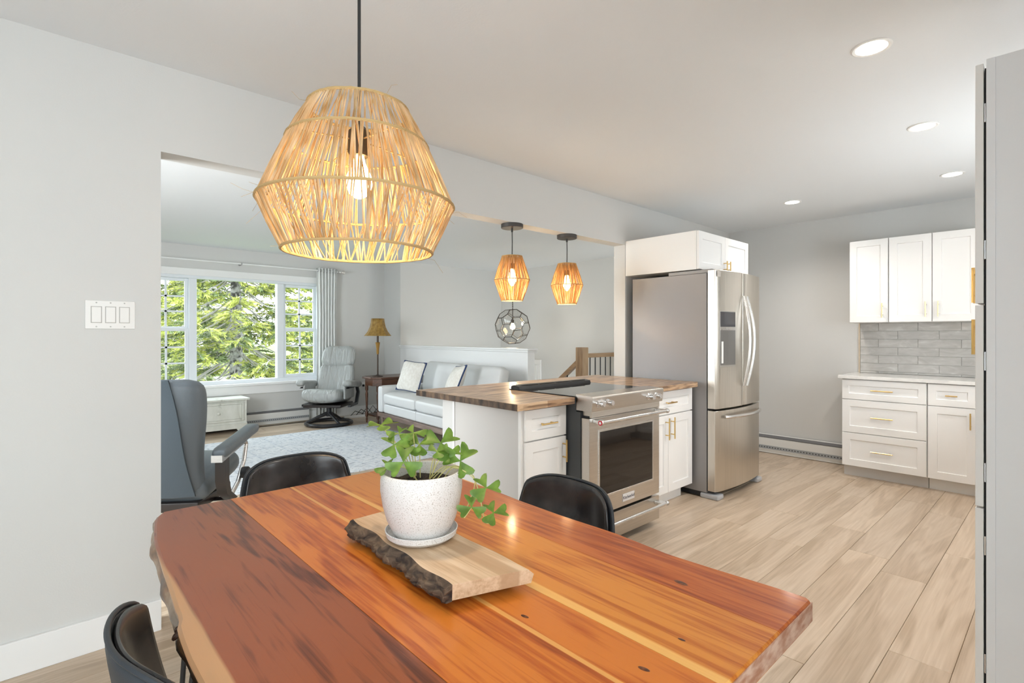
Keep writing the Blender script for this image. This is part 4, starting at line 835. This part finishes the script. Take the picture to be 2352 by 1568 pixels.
for s_ in (-1, 1):
    B().puff(.345, .432, .075, .05, .022, mx=Matrix.Translation((-.11, s_ * .436, .44))).build('seat_cushion', 'leatherw', t)
    B().puff(.085, .43, .215, .07, 0, mx=Matrix.Translation((.215, s_ * .434, .69)) @ Matrix.Rotation(R(12), 4, 'Y'), fn=lambda p: (p.x * (1 + .35 * (1 - (p.y / .43) ** 2) * (1 - (p.z / .215) ** 2)), p.y, p.z)).build('back_cushion', 'leatherw', t)
def pillow(label, loc, rot):
    t = thing('throw_pillow', label, 'pillow', loc, 0, 'navy piped pillows on the sofa'); t.rotation_euler = rot; h = .20
    B().puff(.06, h, h, .055, 0, fn=lambda p: (p.x * (.25 + .95 * (1 - (p.y / h) ** 2) * (1 - (p.z / h) ** 2) + .25), p.y * (1 - .06 * (1 - (p.z / h) ** 2)), p.z * (1 - .06 * (1 - (p.y / h) ** 2)))).build('cushion', 'pillow', t)
    pts = []
    for i in range(48):
        a = i / 48 * 4; k = int(a); f = a - k; q = [(-1 + 2 * f, -1), (1, -1 + 2 * f), (1 - 2 * f, 1), (-1, 1 - 2 * f)][k]; pts.append((0, q[0] * h * (1 - .06 * (1 - q[1] ** 2)) * .985, q[1] * h * (1 - .06 * (1 - q[0] ** 2)) * .985))
    B().tube(pts, .010, 6, closed=True).build('piping', 'navy', t)
pillow('white pillow with navy piping by the left sofa arm', (3.57, 5.80, .745), (R(4), R(20), R(14)))
pillow('white pillow with navy piping peeking over the butcher block', (3.55, 4.82, .74), (R(-6), R(24), R(-22)))

# end table with lamp
t = thing('end_table', 'dark wood end table with turned legs beside the sofa', 'table', (3.86, 6.83, 0))
TP = [(-.30, -.26), (.38, -.26), (.40, -.20), (.40, .24), (-.30, .24), (-.40, .12), (-.40, -.14)]
B().prism(TP, .655, .680, .005).build('table_top', 'darkwood', t); B().prism([(x * .9, y * .86) for x, y in TP], .555, .655, .003).build('apron', 'darkwood', t)
for (x, y) in ((-.30, -.17), (.33, -.17), (.33, .17), (-.30, .17)): B().lathe([(.008, 0), (.012, .03), (.016, .06), (.011, .075), (.022, .10), (.022, .15), (.012, .17), (.015, .25), (.020, .42), (.013, .46), (.022, .48), (.022, .556)], 14, (x, y, 0)).build('leg', 'darkwood', t)
B().prism([(x * .78, y * .7) for x, y in TP], .115, .135).build('lower_shelf', 'darkwood', t)
t = thing('table_lamp', 'slender bronze lamp with amber bell shade on the end table', 'lamp', (3.63, 6.80, .6805))
B().lathe([(.075, 0), (.075, .008), (.03, .02), (.012, .03)], 24).build('base', 'bronze', t); B().lathe([(.010, .03), (.010, .32)], 12).build('pole', 'bronze', t)
B().lathe([(.012, .32), (.017, .33), (.020, .40), (.031, .475), (.034, .49), (.022, .495)], 16).build('vase_stem', 'goldwood', t); B().lathe([(.014, .495), (.014, .60), (.006, .62)], 12).build('neck', 'bronze', t)
sh = B(); pr = [(.192, .585), (.178, .60), (.14, .65), (.112, .71), (.096, .78), (.09, .835)]
sh.loft([[(r_ * math.cos(2 * math.pi * k / 8 + .2) , r_ * math.sin(2 * math.pi * k / 8 + .2), z) for k in range(8)] for r_, z in pr], cap=False).build('lamp_shade', 'lampshade', t, solid=.003, smooth=30)
# power strip and cables
t = thing('power_strip', 'white power strip with tangled cables by the wall', 'power strip', (3.66, 7.52, 0))
B().box(-.20, .16, -.03, .03, .0, .04, .008).build('strip_body', 'plasticw', t)
cb = B(); rc = random.Random(5)
for k in range(4): cb.tube([(-.1 + .09 * k, 0, .04), (-.02 + .1 * k, .02, .10 + .02 * k), (.18 + .06 * k, rc.uniform(-.06, .1), .02), (.36, .12, .012 + .01 * k), (.52, rc.uniform(.0, .15), .012)], .005, 6)
cb.tube([(.16, 0, .02), (.34, .10, .03), (.46, .16, .12), (.55, .22, .40), (.57, .245, .455)], .005, 6); cb.build('cable', 'cord', t)

# light grey recliner
def ringbase(t, r_, m_, col='black'):
    B().tube([(r_ * math.cos(2 * math.pi * i / 40), r_ * .95 * math.sin(2 * math.pi * i / 40), .028) for i in range(40)], .026, 10, closed=True).build('base_ring', m_, t)
    s_ = B()
    for a in (20, 140, 260): s_.tube([(0, 0, .17), (r_ * .5 * math.cos(R(a)), r_ * .5 * math.sin(R(a)), .11), (r_ * math.cos(R(a)), r_ * .95 * math.sin(R(a)), .035)], [.03, .022, .018], 8)
    s_.build('base_spoke', m_, t); B().lathe([(.035, .12), (.035, .25), (.05, .27), (.05, .29)], 20).build('swivel_column', m_, t)
t = thing('recliner_chair', 'light grey leather swivel recliner by the living room window', 'armchair', (3.08, 7.20, 0.0), R(133))
ringbase(t, .31, mat('black_gloss_wood', (.025, .026, .03), .25))
B().prism([(-.26, -.24), (.26, -.24), (.27, .24), (-.27, .24)], .27, .31, .01).build('seat_plate', 'blackwood', t)
B().puff(.27, .29, .085, .08, .02, mx=Matrix.Translation((0, .05, .405)) @ Matrix.Rotation(R(6), 4, 'X'), fn=lambda p: (p.x, p.y, p.z + .03 * (p.x / .27) ** 2)).build('seat', 'leatherg', t)
def backfn(p):
    z = p.z; return (p.x * (1.0 - .10 * max(0, (z + .1) / .4)) , p.y + .05 * (abs(p.x) / .27) ** 2 - .04 * math.sin((z + .36) * 4) * (1 if p.y > 0 else .6), z)
tb = Matrix.Translation((0, -.30, .72)) @ Matrix.Rotation(R(16), 4, 'X')
B().puff(.275, .075, .25, .07, 0, mx=tb @ Matrix.Translation((0, 0, -.13)), fn=backfn).build('backrest', 'leatherg', t)
B().puff(.262, .082, .165, .13, 0, mx=tb @ Matrix.Translation((0, .012, .245)), fn=backfn).build('headrest', 'leatherg', t)
for s_ in (-1, 1):
    B().puff(.062, .24, .045, .042, 0, mx=Matrix.Translation((s_ * .335, -.02, .585)) @ Matrix.Rotation(R(6), 4, 'X')).build('armrest', 'leatherg', t)
    B().puff(.02, .17, .11, .02, 0, mx=Matrix.Translation((s_ * .29, .0, .49))).build('side_panel', 'leatherg', t)
    B().loft([[(s_ * .335 + dx, y, z) for dx, y, z in ((-.02, ya, za), (.02, ya, za), (.02, yb2, zb2), (-.02, yb2, zb2))] for ya, za, yb2, zb2 in ((.12, .545, .16, .53), (-.17, .545, -.21, .53), (-.22, .45, -.26, .44), (-.16, .31, -.18, .27), (.1, .295, .1, .265))]).build('arm_frame', MATS['black_gloss_wood'], t, smooth=50)

# slate recliner near the opening
t = thing('recliner_chair', 'slate blue leather recliner seen from behind with chrome arm bracket', 'armchair', (.61, 3.67, 0), R(-36))
ringbase(t, .30, 'steelbar')
B().puff(.27, .27, .075, .07, .02, mx=Matrix.Translation((0, .06, .42)) @ Matrix.Rotation(R(8), 4, 'X')).build('seat', 'leatherd', t); B().box(-.24, .24, -.22, .22, .28, .335, .01).build('seat_frame', 'blackwood', t)
secs = []; rear = []
for k in range(15):
    s_ = k / 14; z = .36 + .69 * s_; yb_ = -.235 - .155 * s_; hw = .262 - .02 * math.sin(s_ * 5.2 + .3) * (1 if s_ < .8 else 1) + .030 * s_; tk = .10 + .05 * math.sin(s_ * math.pi)
    if s_ > .9: hw -= .045 * ((s_ - .9) / .1) ** 2
    dip = .028 * (1 if s_ > .95 else 0)
    n = 20; sec = []
    for j in range(n):
        a = 2 * math.pi * j / n; cx_, sy_ = math.cos(a), math.sin(a); ex = .5
        x = hw * math.copysign(abs(cx_) ** ex, cx_); y = yb_ + .04 + tk * .5 * math.copysign(abs(sy_) ** ex, sy_) + .055 * (abs(x) / hw) ** 3; sec.append((x, y, z - dip * (1 - (abs(x) / hw) ** 2)))
    secs.append(sec)
B().loft(secs).build('backrest', 'leatherd', t, sub=1)
secs = []
for k in range(13):
    s_ = .02 + .965 * k / 12; z = .36 + .69 * s_; yb_ = -.235 - .155 * s_; hw = .235 - .075 * s_ ** 1.5 - .010 * math.sin(s_ * 6); tk = .10 + .05 * math.sin(s_ * math.pi)
    yy = yb_ + .04 - tk * .5 - .008; dip = .022 if s_ > .95 else 0
    secs.append([(-hw, yy + .018, z), (-hw * .6, yy + .002, z - dip * .6), (0, yy - .002, z - dip), (hw * .6, yy + .002, z - dip * .6), (hw, yy + .018, z), (hw, yy + .03, z), (-hw, yy + .03, z)])
B().loft(secs).build('rear_panel', 'fabricd', t, smooth=50)
for s_ in (-1, 1):
    xx = s_ * .345
    B().puff(.045, .27, .032, .03, 0, mx=Matrix.Translation((xx, .05, .635)) @ Matrix.Rotation(R(7), 4, 'X')).build('armrest', 'leatherd', t)
    B().loft([[(xx + dx, y, z) for dx, z in ((-.03, z0), (.03, z0), (.03, z1), (-.03, z1))] for y, z0, z1 in ((-.235, .56, .60), (-.10, .578, .604), (.12, .608, .618))]).build('arm_bracket', 'steelbar', t)
    B().loft([[(xx + dx, y + dyy, z) for dx, dyy in ((-.028, -.02), (.028, -.02), (.028, .035), (-.028, .035))] for y, z in ((-.17, .575), (-.17, .44), (-.14, .36), (-.05, .30))] + [[(xx * .5 + dx, -.0, z) for dx, z in ((-.028, .27), (.028, .27), (.028, .30), (-.028, .30))]]).build('arm_upright', 'blackwood', t, smooth=50)
    B().tube([(xx, .16, .615), (xx, .185, .58), (xx, .15, .48), (xx, .06, .37), (xx, -.06, .31)], .013, 10).build('arm_tube', 'steelbar', t)
    B().lathe([(.034, 0), (.036, .01), (.036, .035), (.03, .042), (0, .043)], 20, mx=Matrix.Translation((xx + s_ * .012, .09, .42)) @ Matrix.Rotation(R(90 * s_), 4, 'Y')).build('adjuster_knob', 'black', t)

# chest under the window
t = thing('storage_chest', 'distressed white wooden chest under the window', 'chest', (1.52, 7.58, 0)); wl = (1.52, 7.58, 0); y0 = 7.41
B().box(.97, 2.085, y0 - .03, 7.80, .425, .45, .006).build('lid', 'chest', t, wl)
B().box(1.0, 2.055, y0 + .012, 7.78, .08, .425).build('body', 'chest', t, wl)
B().prism([(1.0, .0), (1.09, .0), (1.13, .055), (1.93, .055), (1.97, .0), (2.055, .0), (2.055, .12), (1.0, .12)], y0 - .008, y0 + .02, f=lambda a, b_, c: (a, c, b_)).prism([(y0 + .01, 0), (y0 + .09, 0), (y0 + .12, .055), (7.68, .055), (7.71, 0), (7.78, 0), (7.78, .12), (y0 + .01, .12)], 2.045, 2.063, f=lambda a, b_, c: (c, a, b_)).build('plinth', 'chest', t, wl)
for xa, xb in ((1.03, 1.51), (1.53, 2.02)) if 0 else ((1.05, 2.02),):
    fr = B().frame(xa, xb, y0 - .004, y0 + .014, .155, .40, .025, .025, .025, .025, .003).build('drawer_moulding', 'chest', t, wl)
    B().box(xa + .027, xb - .027, y0 + .004, y0 + .014, .182, .373, .002).build('drawer_front', 'chest', t, wl)
B().lathe([(.018, 0), (.02, .008), (.012, .014), (0, .015)], 14, mx=Matrix.Translation((1.72, y0 + .004, .265)) @ Matrix.Rotation(R(90), 4, 'X')).build('knob', 'chest', t, wl)

# curtain and rod
t = thing('curtain_rod', 'thin white curtain rod with crystal finial above the window', 'curtain rod', (2.2, 7.74, 2.255)); wl = (2.2, 7.74, 2.255)
B().tube([(.45, 7.74, 2.255), (3.50, 7.74, 2.255)], .010, 10).build('rod', 'trim', t, wl)
for s_, xx in ((1, 3.50), (-1, .45)): B().lathe([(.012, 0), (.02, .008), (.014, .016), (.027, .03), (.03, .045), (.027, .06), (0, .075)], 8, mx=Matrix.Translation((xx, 7.74, 2.255)) @ Matrix.Rotation(R(90 * s_), 4, 'Y')).build('finial', mat('crystal', (.62, .58, .54), .1, .3), t, wl)
for xx in (2.08, 3.46, .5): B().box(xx - .008, xx + .008, 7.73, 7.839, 2.24, 2.27, .002).lathe([(.02, 0), (.02, .008), (0, .008)], 12, mx=Matrix.Translation((xx, 7.838, 2.255)) @ Matrix.Rotation(R(90), 4, 'X')).build('bracket', mat('bracket_grey', (.4, .4, .4), .4, .5), t, wl)
t = thing('curtain', 'pale grommet curtain panel gathered at the right of the window', 'curtain', (3.28, 7.74, .06)); wl = (3.28, 7.74, .06)
cu = B(); n = 72; gr = []
for z, k in ((2.295, 1), (2.2, 1), (1.6, .92), (1.0, .96), (.4, 1.0), (.06, 1.02)):
    gr.append([cu.bm.verts.new((3.275 + (-.155 + .31 * i / n) * k, 7.735 + .034 * math.sin(i / n * 2 * math.pi * 6.5 + .12 * z) * (.8 + .2 * k), z)) for i in range(n + 1)])
for a, b2 in zip(gr, gr[1:]):
    for i in range(n): cu.bm.faces.new((a[i], a[i + 1], b2[i + 1], b2[i]))
cu.build('fabric', 'curtain', t, wl, solid=.003, smooth=180)
for i in range(7): B().tube(arc((3.137 + i * .0465, 7.735, 2.255), .019, 0, 345, 15, 'yz'), .003, 6, closed=True).build('grommet', 'chrome', t, wl)

# stair railing
t = thing('stair_railing', 'oak newel post and rail with black balusters at the stairs', 'railing', (5.68, 4.70, 0)); wl = (5.68, 4.70, 0)
B().box(5.615, 5.745, 4.64, 4.77, -.1, 1.105, .008).build('newel_post', 'railwood', t, wl)
B().box(5.745, 6.447, 4.675, 4.735, .955, 1.015, .006).build('handrail', wood('rail_wood_x', (.20, .12, .06), (.32, .20, .11), (.42, .28, .16), 'x', .4), t, wl)
B().loft([[(5.65 + dx, y, z + dz) for dx, dz in ((0, 0), (.06, 0), (.06, .075), (0, .075))] for y, z in ((4.77, .86), (6.3, -.36))]).build('stair_handrail', wood('rail_wood_y', (.20, .12, .06), (.32, .20, .11), (.42, .28, .16), 'y', .4), t, wl)
for xx in (5.86, 5.98, 6.10, 6.22, 6.34): B().tube([(xx, 4.705, -.05), (xx, 4.705, .957)], .0085, 8).build('baluster', 'black', t, wl)
for k in range(6): yy = 4.98 + k * .22; B().tube([(5.68, yy, .86 - (yy - 4.77) * .797 - .9), (5.68, yy, .865 - (yy - 4.77) * .797)], .0085, 8).build('baluster', 'black', t, wl)
